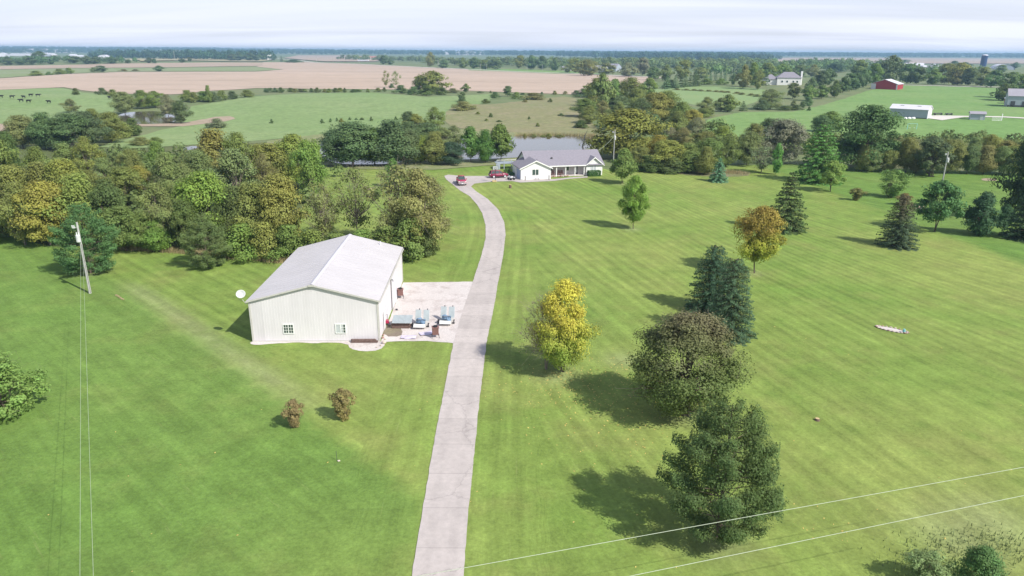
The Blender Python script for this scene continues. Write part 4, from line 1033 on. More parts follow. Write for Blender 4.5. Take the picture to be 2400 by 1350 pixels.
for p in [(1315, 272), (1240, 280), (1150, 275), (1120, 268), (1260, 297), (1140, 284), (1170, 286), (1225, 222), (1270, 224), (1300, 222), (1325, 221), (1150, 218), (1125, 218), (1230, 240), (1290, 240)]: HED.append((p[0], p[1], p[1] - rng.uniform(4, 10), rng.uniform(6, 16), rng.choice(['te', 'dg', 'ol', 'br'])))
for i in range(12): HED.append((1590 + i * 17 + rng.uniform(-5, 5), 211 + i * .9 + max(0, i - 7) * 1.5, 207 + i * .9 + max(0, i - 7) * 1.0, 20, 'br'))
for i in range(7): HED.append((1225 + i * 17 + rng.uniform(-9, 9), 321, 316 + rng.uniform(-3, 2), rng.uniform(8, 26), rng.choice(['br', 'ol', 'bo'])))
for i in range(11): HED.append((2010 + i * 36 + rng.uniform(-10, 10), 402 + i * .8, 345 + rng.uniform(-22, 12), 60 + rng.uniform(-14, 14), rng.choice(['ol', 'gy', 'bo', 'te', 'br', 'yg'])))
for i in range(9): HED.append((2100 + i * 36 + rng.uniform(-10, 10), 380, 322 + rng.uniform(-6, 12), 58, rng.choice(['bo', 'gy', 'pu', 'ol', 'te'])))
for i, (x, yb, yt, w_, ck) in enumerate(HED):
    big = w_ > 45
    plant(f'broad{i % 4}' if big else f'shrub{i % 2}', x, yb, yt, w_, ck, parts=big)
# labels for the woods: colour, form, and where it stands against the nearest landmark
LAND = [('the soft blue-green pine', 214, 560), ('the left utility pole', 195, 600), ('the lime green tree', 490, 490), ('the dull green cedar', 488, 565), ('the white barn', 770, 640), ('the small hill pond', 345, 278),
        ('the black cattle', 70, 240), ('the large driveway bend', 1120, 490), ('the two big oaks', 880, 335), ('the red pickup', 1082, 432), ('the white ranch house', 1305, 385), ('the house pond', 1300, 335),
        ('the huge yellow-green dome tree', 1462, 330), ('the brown meadow hill', 1230, 270), ('the small pale blue spruce', 1683, 397), ('the purple-grey tree', 1832, 333), ('the tall conical conifer', 1915, 358), ('the huge round dark tree', 2020, 324),
        ('the long white shed', 2133, 260), ('the red barn', 2077, 198), ('the grey hip-roofed house', 1838, 185), ('the blue silo', 2304, 144), ('the white hoop building', 2355, 157), ('the right utility pole', 2216, 390), ('the grey machine shed', 2385, 235),
        ('the row of blue-green spruces', 1600, 188), ('the pale lone field tree', 917, 187), ('the big field-edge tree', 1012, 190), ('the grey barn roofs', 1430, 160), ('the red-roofed farm', 860, 136), ('the far white farmhouse', 636, 128), ('the white sheds on the far left', 140, 130),
        ('the cleared pasture hill', 800, 250), ('the crop field', 500, 190), ('the gravel road', 1250, 170), ('the small grey shed', 2290, 274), ('the weedy bed', 1650, 404), ('the orange-yellow wood tree', 335, 430), ('the golden front tree', 118, 500), ('the brown half-bare tree', 985, 480)]
used = {t['label'] for t in ALL_TREES if t['label']}
def rel(t, l):
    dx, dy = t['x'] - l[1], t['y'] - l[2]
    if abs(dx) > abs(dy) * 1.3: s = 'left of' if dx < 0 else 'right of'
    elif dy < 0: s = 'behind'
    else: s = 'in front of'
    d = math.hypot(dx, dy); q = 'just ' if d < 45 else 'well ' if d > 120 else ''
    return f'{q}{s} {l[0]}'
for t in ALL_TREES:
    if t['label']: continue
    near = sorted(LAND, key=lambda l: math.hypot(t['x'] - l[1], (t['y'] - l[2]) * 1.5))
    sz = 'tall' if t['h'] > 13 else 'small' if t['h'] < 5 else 'mid-sized'
    cands = [f"{t['word']} {t['form']} {rel(t, near[0])}", f"{sz} {t['word']} {t['form']} {rel(t, near[0])}"]
    for kk in (1, 2, 3): cands += [f"{sz} {t['word']} {t['form']} {rel(t, near[0])}, {rel(t, near[kk])}"]
    for wd in ('rather narrow', 'rather broad', 'low and dense', 'slightly taller', 'slightly shorter'): cands += [f"{wd} {t['word']} {t['form']} {rel(t, near[0])}"]
    for c in cands:
        if c not in used and len(c.split()) <= 16: break
    used.add(c); t['label'] = c; t['o']['label'] = c
    if t['x'] < 1030 and 300 < t['yb'] < 615: g = 'trees of the left wood'
    elif t['yb'] < 212: g = 'trees of the far farmland'
    elif t['form'] == 'shrub': g = 'shrubs along hedges and hollows'
    else: g = 'trees of the valley behind the lawn'
    t['o']['group'] = g
# far-off woods that read as one mass -------------------------------------------
def far_wood(label, bands, hgt, colr, seed, world=()):
    """crowns packed along lines of the far ground"""
    rng = np.random.default_rng(seed); Vs, vv, hh = [], [], []
    for (A, B, rows, dep) in [(G(xa, ya)[:2], G(xb, yb)[:2], rows, dep) for (xa, ya, xb, yb, rows, dep) in bands] + [(np.array([xa, y_]), np.array([xb, y_]), rows, dep) for (xa, xb, y_, rows, dep) in world]:
        Ln = np.linalg.norm(B - A); n = int(Ln / (hgt * .75)); nr_ = np.array([-(B - A)[1], (B - A)[0]]) / Ln
        if nr_[1] < 0: nr_ = -nr_
        for r_ in range(rows):
            for i in range(n):
                if rng.uniform() < .12: continue
                p = A + (B - A) * (i + rng.uniform()) / n + nr_ * (r_ * dep + rng.uniform(-.4, .4) * dep); hh_ = hgt * rng.uniform(.6, 1.25); rd = hh_ * rng.uniform(.42, .7)
                k = 90; d = rng.normal(size=(k, 3)); d /= np.linalg.norm(d, axis=1, keepdims=True); d[:, 2] = np.abs(d[:, 2]) * np.where(rng.uniform(size=k) < .7, 1, -.7)
                P = d * [rd, rd, hh_ * .5] * rng.uniform(.6, 1.05, (k, 1)); P[:, 2] += hh_ * .5; P[:, :2] += p; z0 = float(T(p[0], p[1])); P[:, 2] += z0
                Vs.append(quads(P, d + rng.normal(size=(k, 3)) * .3 + [0, 0, .2], hh_ * .105, rng, .8)); vv.append(np.clip(rng.normal(.5, .1, k) + rng.normal() * .22, 0, 1)); hh.append(np.full(k, .5))
    V = np.concatenate(Vs); v = np.concatenate(vv); me = np_mesh('far_wood', V, np.arange(len(V)).reshape(-1, 4), [LEAF], None, dict(v=v, h=np.concatenate(hh)))
    o = bpy.data.objects.new('far_wood', me); COL.objects.link(o); o.color = (*colr, 1); tag(o, label, 'woodland', None, 'stuff')
far_wood('blue-hazed woods along the whole left horizon', [(-300, 124, 500, 126, 3, 140), (500, 127, 1150, 130, 2, 200)], 24, (.045, .08, .055), 1, [(-6800, -200, 6900, 4, 120), (-5200, -100, 5600, 3, 160)])
far_wood('dark band of woods along the right horizon', [(1150, 130, 1800, 132.5, 5, 110), (1300, 133, 1750, 141, 4, 70), (1750, 131.5, 2700, 134, 5, 160), (1400, 138, 1750, 146, 3, 50)], 26, (.040, .072, .048), 2, [(-200, 6800, 6900, 5, 120), (-100, 5000, 5200, 4, 140)])
far_wood('line of dark shelter trees beyond the left fields', [(200, 136, 560, 142, 3, 26), (400, 138, 640, 141, 2, 30), (270, 137, 420, 139, 2, 30)], 25, (.042, .078, .05), 3)
far_wood('scrubby mixed woods beyond the gravel road', [(1000, 152, 1500, 164, 3, 60), (1150, 146, 1500, 152, 3, 80), (1450, 160, 1800, 168, 4, 45), (1350, 152, 1750, 158, 3, 60), (800, 140, 1000, 146, 2, 60)], 14, (.11, .14, .07), 4)
far_wood('mixed woods behind the right hand farms', [(1750, 160, 2120, 158, 4, 40), (1800, 172, 2060, 168, 3, 30), (2050, 172, 2300, 180, 2, 30), (1640, 178, 1800, 182, 2, 30)], 13, (.10, .15, .065), 5)
far_wood('scattered thickets on the far left pastures', [(-100, 144, 260, 146, 1, 20), (-100, 150, 110, 151, 2, 25), (150, 147, 330, 148, 1, 20)], 11, (.07, .12, .06), 6)
far_wood('undergrowth filling the left wood', [(-200, 545, 300, 560, 2, 5), (300, 570, 650, 590, 2, 5), (0, 500, 650, 520, 3, 8), (0, 440, 700, 460, 3, 12), (0, 390, 560, 410, 3, 12)], 3.4, (.10, .13, .055), 7)
far_wood('undergrowth in the valley right of the house', [(1400, 300, 1700, 320, 3, 9), (1500, 270, 1650, 280, 2, 10), (1500, 350, 1760, 350, 3, 8), (2080, 350, 2420, 352, 3, 8), (1760, 365, 2080, 350, 3, 8), (1540, 396, 1700, 388, 1, 6)], 4.2, (.105, .135, .055), 8)
# tall dry grass left standing along the wood
def grass_line(label, pts, n, hgt, wid, seed, mat):
    rng = np.random.default_rng(seed); A = [G(*p)[:2] for p in pts]; Vs = []
    for i in range(n):
        k = rng.integers(0, len(A) - 1); p = A[k] + (A[k + 1] - A[k]) * rng.uniform() + rng.normal(size=2) * wid; h_ = hgt * rng.uniform(.5, 1.2); a = rng.uniform(0, 3.14); w2 = .035; dx_, dy_ = math.cos(a) * w2, math.sin(a) * w2; lx, ly = rng.normal(size=2) * .2 * h_
        Vs += [(p[0] - dx_, p[1] - dy_, 0), (p[0] + dx_, p[1] + dy_, 0), (p[0] + dx_ * .2 + lx, p[1] + dy_ * .2 + ly, h_), (p[0] - dx_ * .2 + lx, p[1] - dy_ * .2 + ly, h_)]
    o = bpy.data.objects.new('tall_grass', np_mesh('tall_grass', np.array(Vs), np.arange(len(Vs)).reshape(-1, 4), [mat])); COL.objects.link(o); tag(o, label, 'grass', None, 'stuff')
grass_line('strip of tall dry grass between the wood and the mown lawn', [(290, 583), (400, 590), (540, 603), (655, 613), (690, 612)], 7000, .75, .5, 1, M['grassblade'])
grass_line('dry reeds along the far pond shore', [(1210, 320), (1290, 318), (1385, 320), (1402, 330)], 3000, 1.4, .7, 2, M['grassblade'])
grass_line('dry weeds in the far lawn bed', [(1600, 402), (1655, 400), (1740, 408)], 2500, .8, 1.2, 3, M['grassblade'])
grass_line('rough weeds and dead stalks around the lower right shrubs', [(2130, 1330), (2200, 1300), (2300, 1270), (2400, 1290)], 900, .28, 1.1, 5, M['weedblade'])
# leaves fallen on the lawn
rng = np.random.default_rng(3); Lp = []
for (x, y, s, n) in [(1330, 900, 3.0, 260), (1480, 900, 4, 260), (1400, 980, 4, 120), (1500, 1080, 5, 60), (1950, 1240, 1.5, 14), (900, 1100, 12, 40), (2200, 1000, 12, 40)]:
    c = G(x, y); Lp.append(np.stack([c[0] + rng.normal(size=n) * s, c[1] + rng.normal(size=n) * s, np.full(n, .05)], 1))
Lp = np.concatenate(Lp); Lv = quads(Lp, np.array([[0, 0, 1.0]]) + rng.normal(size=(len(Lp), 3)) * .2, .075, rng)
o = bpy.data.objects.new('fallen_leaves', np_mesh('fallen_leaves', Lv, np.arange(len(Lv)).reshape(-1, 4), [M['leafy']])); COL.objects.link(o); tag(o, 'yellow fallen leaves scattered over the lawn', 'leaves', None, 'stuff')
# ------------------------------------------------------------------ the white barn
BA = 0.0296; BO = (-27.92, 71.46); BW, BL, BE, BR_ = 13.61, 21.31, 4.724, 6.481
barn = empty('metal_barn', (*BO, 0), BA)
tag(barn, 'big white metal pole barn with low gable roof beside the driveway', 'barn')
def ribs(m, a, b, z0, z1f, step, axis, off, w_=.05, d_=.03):
    k = a + step / 2
    while k < b:
        z1 = z1f(k)
        if axis == 'x': m.box(k - w_ / 2, k + w_ / 2, off - d_, off, z0, z1)
        elif axis == '-x': m.box(k - w_ / 2, k + w_ / 2, off, off + d_, z0, z1)
        elif axis == 'y': m.box(off, off + d_, k - w_ / 2, k + w_ / 2, z0, z1)
        k += step
gz = lambda u: BE + (BR_ - BE) * (1 - abs(u - BW / 2) / (BW / 2))
m = MB().prism([(0, 0, 0), (BW, 0, 0), (BW, 0, BE), (BW / 2, 0, BR_), (0, 0, BE)], (0, BL, 0))
ribs(m, 0, BW, .15, lambda u: gz(u) - .12, .30, 'x', 0, .07, .011); ribs(m, 0, BL, .15, lambda v: BE - .1, .30, 'y', BW, .07, .011)
m.build('wall', M['barnwall'], barn)
m = MB(); ov = .22; rs = (BR_ - BE) / (BW / 2)
for s in (0, 1):
    x0, x1 = (-ov, BW / 2) if s == 0 else (BW + ov, BW / 2)
    z0 = BE - ov * rs + .03; z1 = BR_ + .03
    m.prism([(x0, -ov, z0), (x1, -ov, z1), (x1, -ov, z1 + .06), (x0, -ov, z0 + .06)], (0, BL + 2 * ov, 0))
    v = -ov + .3
    while v < BL + ov - .1:
        m.prism([(x0, v, z0 + .06), (x1, v, z1 + .06), (x1, v, z1 + .085), (x0, v, z0 + .085)], (0, .05, 0)); v += .91
m.build('roof', M['barnroof'], barn)
MB().prism([(BW / 2 - .28, -ov - .02, BR_ + .05), (BW / 2, -ov - .02, BR_ + .13), (BW / 2 + .28, -ov - .02, BR_ + .05), (BW / 2, -ov - .02, BR_ + .17)], (0, BL + 2 * ov + .04, 0)).build('ridge_cap', M['roofwhite'], barn)
m = MB()
for s in (0, 1):
    x0, x1 = (-ov - .03, BW / 2) if s == 0 else (BW + ov + .03, BW / 2)
    z0 = BE - ov * rs - .1
    m.prism([(x0, -ov - .05, z0), (x1, -ov - .05, BR_ - .1), (x1, -ov - .05, BR_ + .08), (x0, -ov - .05, z0 + .18)], (0, .045, 0))
m.box(BW / 2 - .35, BW / 2 + .35, -ov - .10, -ov - .055, BR_ - .12, BR_ + .09)
m.build('gable_trim', M['trim'], barn)
m = MB()
for x in (-.04, BW - .14): m.box(x, x + .18, -.05, -.018, .05, BE - .05)
m.box(-.06, -.035, -.05, .14, .05, BE - .05); m.box(BW + .036, BW + .06, -.05, .14, .05, BE - .05); m.box(BW + .036, BW + .06, BL - .15, BL + .03, .05, BE - .05)
m.build('corner_trim', M['trim'], barn)
MB().box(BW + ov, BW + ov + .10, -.1, BL + .1, BE - .22, BE - .10).build('gutter', M['trim'], barn)
MB().box(-.04, BW + .04, -.045, -.038, 0, .16).build('base_trim', M['trim'], barn)
for i, xx in enumerate((3.42, 9.0)):
    fr = MB(); W_, H_, z0 = 1.0, .95, 1.05
    fr.box(xx - .08, xx + W_ + .08, -.085, -.037, z0 - .08, z0).box(xx - .08, xx + W_ + .08, -.085, -.037, z0 + H_, z0 + H_ + .08)
    fr.box(xx - .08, xx, -.085, -.037, z0, z0 + H_).box(xx + W_, xx + W_ + .08, -.085, -.037, z0, z0 + H_).box(xx + W_ / 2 - .035, xx + W_ / 2 + .035, -.085, -.037, z0, z0 + H_)
    f = fr.build('window', M['trimwhite'], barn)
    if i: f['label'] = 'right window with pale blind pulled half across'
    MB().box(xx, xx + W_, -.055, -.045, z0, z0 + H_).build('pane', M['glass'], f)
    if i: MB().box(xx, xx + .72, -.062, -.057, z0, z0 + H_).build('blind', M['curtain'], f)
    mu = MB()
    for k in range(2):
        xb = xx + k * (W_ / 2 + .03)
        if i and k == 0: continue
        for q in (1, 2): mu.box(xb + .02, xb + W_ / 2 - .05, -.074, -.064, z0 + H_ * q / 3 - .018, z0 + H_ * q / 3 + .018)
        mu.box(xb + W_ / 4 - .03, xb + W_ / 4 + .005, -.076, -.066, z0, z0 + H_)
    mu.build('muntin', M['trimwhite'], f)
d = MB().box(BW + .07, BW + .13, 9.8, 14.6, .1, 4.25)
ribs(d, 9.8, 14.6, .1, lambda v: 4.2, .46, 'y', BW + .13, .06, .02)
d = d.build('sliding_door', M['white'], barn)
MB().box(BW + .135, BW + .165, 9.72, 9.82, .1, 4.3).build('door_edge', M['trim'], d)
MB().box(BW + .14, BW + .24, 5, 15, 4.27, 4.4).build('door_track', M['trim'], barn)
MB().tube([(BW + .1, 9.0, 4.1), (BW + .4, 9.0, 4.15), (BW + .45, 9.0, 3.95)], .05).build('lamp', M['dark'], barn)
MB().box(BW + .07, BW + .10, 3.0, 3.95, .1, 2.15).build('side_door', M['trimwhite'], barn)
MB().tube([(BW - 2.6, BL - 1.2, 5.0), (BW - 2.6, BL - 1.2, 5.95)], .09).build('vent_pipe', M['white'], barn)
def bw(u, v, z=0): c, s = math.cos(BA), math.sin(BA); return (BO[0] + c * u - s * v, BO[1] + s * u + c * v, z)
# satellite dish on the left corner
ds = empty('satellite_dish', bw(-.05, .25, 4.3), BA + R(200)); tag(ds, 'pale round satellite dish bracketed to the left corner of the barn', 'satellite dish')
MB().tube([(0, 0, 0), (.35, 0, .05), (.62, 0, .55)], .03, 6).build('arm', M['trim'], ds)
m = MB(); rg = []
for i in range(6):
    r_ = .50 * i / 5 + .001; rg.append([(.72 + .16 * (r_ / .5) ** 2 * 1.0, r_ * math.cos(6.283 * j / 20), .72 + r_ * .9 * math.sin(6.283 * j / 20)) for j in range(20)])
m.loft(rg, False); do = m.build('dish', M['transformer'], ds, smooth=True); do.modifiers.new('thickness', 'SOLIDIFY').thickness = .02
do.rotation_euler = (0, R(-28), R(75)); do.location = (.62, -.72, .05)
MB().tube([(.70, 0, .42), (1.05, .15, .75)], .018, 5).build('feed_arm', M['dark'], ds)
# ------------------------------------------------------------------ timber and clutter by the barn
def timber(label, loc, rz, n, ln, rows, name='timber_pile', cover=False):
    e = empty(name, loc, rz); tag(e, label, 'timber pile'); rg = random.Random(5 + n)
    for r_ in range(rows):
        for i in range(n):
            y = i * .17 + rg.uniform(-.02, .02); z = .02 + r_ * .17; a = rg.uniform(-.15, .15)
            b = MB().box(a, ln + a + rg.uniform(-.4, 0), y, y + .15, z, z + .15).build('timber', M['brown'], e)
    if cover:
        z = rows * .17 + .06; m = MB(); k = 0
        while k < ln: m.prism([(k, -.25, z), (k + .06, -.25, z + .04), (k + .12, -.25, z)], (0, 1.75, .32)); k += .14
        m.prism([(0, -.25, z - .01), (ln, -.25, z - .01), (ln, -.25, z), (0, -.25, z)], (0, 1.75, .32)); m.build('corrugated_cover', M['galv'], e)
    return e
timber('low pile of weathered brown timber against the front wall of the barn', bw(10.7, -.55, .06), BA, 2, 3.0, 2)
P0 = G(919, 771); timber('stack of dark timber under a pale corrugated sheet in the yard', (P0[0], P0[1], .06), .0, 5, 2.15, 4, 'covered_timber_stack', True)
for i, (x, y, r_, mm, lb) in enumerate([(900, 806, .26, 'stone', 'largest pale rounded stone at the right front corner of the barn'), (893, 812, .13, 'stone', 'small pale stone nearest the lawn at the barn corner'), (897, 794, .16, 'redstone', 'reddish stone against the barn side wall near the front corner'), (903, 797, .12, 'stone', 'small pale stone right of the reddish stone at the barn corner'), (898, 787, .13, 'redstone', 'small reddish stone farthest back along the barn side wall'), (883, 816, .09, 'stone', 'tiny stone on the gravel below the timber pile')]):
    p = G(x, y); tag(MB().blob((0, 0, r_ * .6), (r_, r_ * .8, r_ * .75), i).build('stone', M[mm], None, True), lb, 'stone', 'stones at the barn corner').location = (p[0], p[1], .05)
def heater(x, y, lb):
    p = G(x, y); e = empty('rust_brown_bin', (p[0], p[1], .06), R(8)); tag(e, lb, 'bin', 'rust brown bins on curved legs')
    m = MB().box(-.34, .34, -.34, .34, .38, 1.15)
    for k in range(-2, 3): m.box(k * .13 - .02, k * .13 + .02, -.365, -.341, .4, 1.13).box(-.365, -.341, k * .13 - .02, k * .13 + .02, .4, 1.13)
    m.build('body', M['rust'], e)
    MB().box(-.40, .40, -.40, .40, 1.152, 1.20).build('lid', M['rust'], e)
    MB().tube([(0, 0, 1.202), (0, 0, 1.34)], .23, 16).build('cap', M['black'], e)
    for sx, sy in ((-1, -1), (1, -1), (-1, 1), (1, 1)): MB().tube([(sx * .26, sy * .26, .4), (sx * .36, sy * .36, .25), (sx * .40, sy * .46, .02)], .032, 6).build('leg', M['dark'], e)
heater(939, 699, 'rust brown bin on curved legs standing against the barn side wall')
heater(1021, 791, 'rust brown bin on curved legs standing in front of the blue-grey machines')
def machine(x, y, lb, sd_):
    p = G(x, y); e = empty('yard_machine', (p[0], p[1], .06), R(-3)); tag(e, lb, 'machine', 'blue-grey machines with upright panels'); rg = random.Random(sd_)
    m = MB().box(-.75, .75, -.5, 1.2, .28, .36).box(-.7, -.62, -1.0, 1.2, .2, .28).box(.62, .7, -1.0, 1.2, .2, .28); m.build('frame', M['trim'], e)
    m = MB().blob((-.1, .0, .68), (.42, .34, .36), sd_, 10, 7, .2); m.blob((.3, -.25, .55), (.3, .24, .25), sd_ + 1, 9, 6, .2); m.tube([(-.5, .35, .6), (.5, .35, .6)], .16, 10); m.build('engine', M['bluegrey'], e)
    MB().tube([(-.45, -.3, .8), (-.2, -.5, 1.0), (.35, -.35, .95), (.55, 0, .7)], .035, 6).build('hose', M['dark'], e)
    for sx in (-1, 1):
        pm = MB(); k = 0; x0 = -.78 if sx < 0 else .16
        while k < .62: pm.prism([(x0 + k, .85, .36), (x0 + k + .04, .82, .36), (x0 + k + .08, .85, .36)], (0, .55, 1.15)); k += .1
        pm.prism([(x0, .86, .36), (x0 + .66, .86, .36), (x0 + .66, .88, .36), (x0, .88, .36)], (0, .55, 1.15)); pm.build('panel', M['galv'], e)
        MB().tube([(x0 + .45, 1.42, 1.5), (x0 + .45, 1.44, 1.66)], .05, 8).build('knob', M['dark'], e)
        wb = MB().tube([(sx * .86, -.1, .24), (sx * .98, -.1, .24)], .24, 14).build('wheel', M['tyre'], e); MB().tube([(sx * .985, -.1, .24), (sx * 1.0, -.1, .24)], .12, 12).build('rim', M['rim'], wb)
    MB().box(-.62, .62, -1.15, -.6, .30, .5).build('tray', M['trimwhite'], e)
    return e
machine(986, 766, 'left blue-grey yard machine with two corrugated upright panels', 1)
mq = machine(1046, 758, 'right blue-grey yard machine with two corrugated upright panels, nearest the driveway', 4)
p = G(957, 792); MB_ = MB(); rg = random.Random(2)
gp = [[(i * .33 - .8, j * .33 - .5, .03 + .10 * rg.random()) for i in range(6)] for j in range(4)]
m = MB()
for j in range(3):
    for i in range(5): m.add([gp[j][i], gp[j][i + 1], gp[j + 1][i + 1], gp[j + 1][i]], [(0, 1, 2, 3)])
tp = m.build('tarp', M['tarp']); tp.location = (p[0], p[1], .06); tp.modifiers.new('thickness', 'SOLIDIFY').thickness = .02; tag(tp, 'crumpled pale lilac tarp between the dark ground and the left machine', 'tarp')
tp2 = bpy.data.objects.new('tarp', tp.data); COL.objects.link(tp2); p = G(1000, 783); tp2.location = (p[0], p[1], .06); tp2.rotation_euler = (0, 0, .4); tp2.modifiers.new('thickness', 'SOLIDIFY').thickness = .02; tag(tp2, 'crumpled pale lilac tarp just left of the nearer rust brown bin', 'tarp')
p = G(905, 762); e = empty('red_trolley', (p[0], p[1], .06), .3); tag(e, 'small red and grey hand trolley against the barn side wall', 'trolley')
MB().box(-.3, .3, -.3, .3, .25, .55).build('body', M['carred'], e); MB().tube([(-.25, .3, .3), (-.25, .35, 1.1), (.25, .35, 1.1), (.25, .3, .3)], .025, 6).build('handle', M['dark'], e)
for s in (-1, 1): MB().tube([(s * .32, 0, .16), (s * .38, 0, .16)], .15, 12).build('wheel', M['tyre'], e)
p = G(930, 728); tag(MB().blob((0, 0, .1), (.16, .13, .12), 3).build('rock', M['dark'], None, True), 'small dark lump on the pale yard gravel', 'rock').location = (p[0], p[1], .05)
# ------------------------------------------------------------------ the ranch house
HA = R(12.5); HO = (2.0, 174.5)
house = empty('ranch_house', (*HO, 0), HA); tag(house, 'white single-storey ranch house with grey shingle roof and front porch', 'house')
def hw(u, v, z=0): c, s = math.cos(HA), math.sin(HA); return (HO[0] + c * u - s * v, HO[1] + s * u + c * v, z)
m = MB().prism([(0, 0, 0), (7.6, 0, 0), (7.6, 0, 2.85), (3.8, 0, 4.55), (0, 0, 2.85)], (0, 9.3, 0))
m.box(7.6, 17.9, 5.4, 15.4, 0, 2.8); m.box(2.7, 7.6, 9.31, 15.4, 0, 2.8); m.box(17.9, 22.2, 3.62, 15.4, 0, 2.8)
m.prism([(17.9, 3.6, 2.8), (22.2, 3.6, 2.8), (20.05, 3.6, 4.5)], (0, 4, 0))
m.prism([(2.72, 3.7, 2.8), (2.72, 15.4, 2.8), (2.72, 9.45, 5.62)], (.1, 0, 0)); m.prism([(22.1, 3.7, 2.8), (22.1, 15.4, 2.8), (22.1, 9.45, 5.62)], (.1, 0, 0))
for k in range(8): m.box(-.02, 7.62, -.02, -.005, .3 + k * .32, .315 + k * .32)
m.build('wall', M['siding'], house)
MB().box(7.62, 17.88, 5.36, 5.395, .16, 2.75).build('porch_wall', M['porchwall'], house)
m = MB(); th = .12
m.prism([(2.35, 3.2, 2.72), (2.35, 9.45, 5.8), (2.35, 15.7, 2.72), (2.35, 15.7, 2.6), (2.35, 9.45, 5.68), (2.35, 3.2, 2.6)], (20.3, 0, 0))
def gable_roof(m, x0, x1, zc, za, y0, y1, o=.35):
    xm = (x0 + x1) / 2; s = (za - zc) / (xm - x0)
    m.prism([(x0 - o, y0, zc - o * s + .12), (xm, y0, za + .12), (x1 + o, y0, zc - o * s + .12), (x1 + o, y0, zc - o * s), (xm, y0, za), (x0 - o, y0, zc - o * s)], (0, y1 - y0, 0))
gable_roof(m, 0, 7.6, 2.87, 4.6, -.38, 9.7); gable_roof(m, 17.9, 22.2, 2.82, 4.55, 3.25, 7.9, .3)
rf = m.build('roof', M['shingle'], house)
MB().box(9.2, 9.6, 5.9, 6.2, 3.9, 4.5).build('roof_vent', M['dark'], rf); MB().tube([(4.9, 3.5, 3.9), (4.9, 3.5, 4.5)], .06).build('roof_vent', M['dark'], rf)
m = MB()
for (x0, x1, zc, za, y) in ((0, 7.6, 2.87, 4.6, -.38), (17.9, 22.2, 2.82, 4.55, 3.25)):
    xm = (x0 + x1) / 2; s = (za - zc) / (xm - x0); o_ = .36
    for a, b in (((x0 - o_, zc - o_ * s), (xm, za)), ((x1 + o_, zc - o_ * s), (xm, za))):
        m.prism([(a[0], y - .04, a[1] - .16), (b[0], y - .04, b[1] - .16), (b[0], y - .04, b[1] + .10), (a[0], y - .04, a[1] + .10)], (0, .038, 0))
m.box(7.9, 17.65, 3.12, 3.19, 2.52, 2.76)
m.box(22.55, 22.62, 3.2, 3.8, 2.5, 2.7)
m.build('fascia', M['trimwhite'], house)
for x in (10.05, 12.45, 14.9, 17.3): MB().box(x - .09, x + .09, 3.45, 3.63, .16, 2.6).build('porch_post', M['trimwhite'], house)
MB().box(7.62, 17.88, 3.2, 5.34, 0, .15).build('porch_floor', M['concrete2'], house)
def win(x, y, z, w_, h_, n=2, parent=house, glass='glass', name='window'):
    f = MB().box(x - .07, x + w_ + .07, y - .05, y - .005, z - .07, z).box(x - .07, x + w_ + .07, y - .05, y - .005, z + h_, z + h_ + .07).box(x - .07, x, y - .05, y - .005, z, z + h_).box(x + w_, x + w_ + .07, y - .05, y - .005, z, z + h_)
    for k in range(1, n): f.box(x + w_ * k / n - .05, x + w_ * k / n + .05, y - .05, y - .005, z, z + h_)
    f = f.build(name, M['trimwhite'], parent); MB().box(x, x + w_, y - .03, y - .022, z, z + h_).build('pane', M[glass], f); return f
win(2.9, -.02, 1.15, 1.55, 1.35); win(19.2, 3.6, 1.0, 1.25, 1.4, 2, glass='curtain'); win(8.6, 5.36, 1.2, .9, 1.3, 1); win(12.9, 5.36, 1.1, .95, 1.35, 1)
dr_ = MB().box(15.35, 16.25, 5.30, 5.358, .16, 2.3).build('front_door', M['dark'], house); MB().box(15.5, 16.1, 5.285, 5.298, .5, 1.9).build('glass_panel', M['curtain'], dr_)
MB().box(-.03, -.005, 4.9, 8.6, .05, 2.3).build('garage_door', M['trimwhite'], house); MB().box(-.03, -.006, .5, 4.3, .05, 2.35).build('garage_door', M['bluedoor'], house)
dk = empty('deck', hw(-1.0, 17, 0), HA); tag(dk, 'grey raised timber deck with rail behind the left end of the house', 'deck')
MB().box(-1.6, 4.5, 0, 3.5, 1.5, 1.62).build('floor', M['greywall'], dk); MB().box(-1.6, 4.5, -.02, .05, 2.45, 2.55).build('rail', M['trimwhite'], dk)
for x in (-1.55, .4, 2.4, 4.4): MB().box(x - .1, x + .1, 0, .18, 0, 2.5).build('post', M['greywall'], dk)
MB().box(-1.8, -.7, -.05, 0, 0, 1.5).build('skirt', M['greywall'], dk)
# porch chairs
def chair(u, v, lb):
    e = empty('porch_chair', hw(u, v, .15), HA + R(4)); tag(e, lb, 'chair', 'red-brown chairs on the porch')
    MB().box(-.3, .3, -.28, .28, .38, .44).build('seat', M['rust'], e); m = MB()
    for k in range(5): m.box(-.28 + k * .12, -.2 + k * .12, .24, .29, .44, 1.15)
    m.box(-.3, .3, .23, .30, 1.15, 1.22); m.build('backrest', M['rust'], e)
    for sx in (-1, 1):
        MB().box(sx * .3 - .03, sx * .3 + .03, -.3, .3, .62, .66).build('armrest', M['rust'], e)
        for sy in (-1, 1): MB().box(sx * .3 - .025, sx * .3 + .025, sy * .26 - .025, sy * .26 + .025, 0, .62).build('leg', M['rust'], e)
chair(8.6, 4.5, 'red-brown porch chair nearest the garage'); chair(9.5, 4.6, 'red-brown porch chair left of the first porch post'); chair(11.0, 4.6, 'red-brown porch chair left of the middle of the porch'); chair(11.8, 4.6, 'red-brown porch chair beside the second porch post')
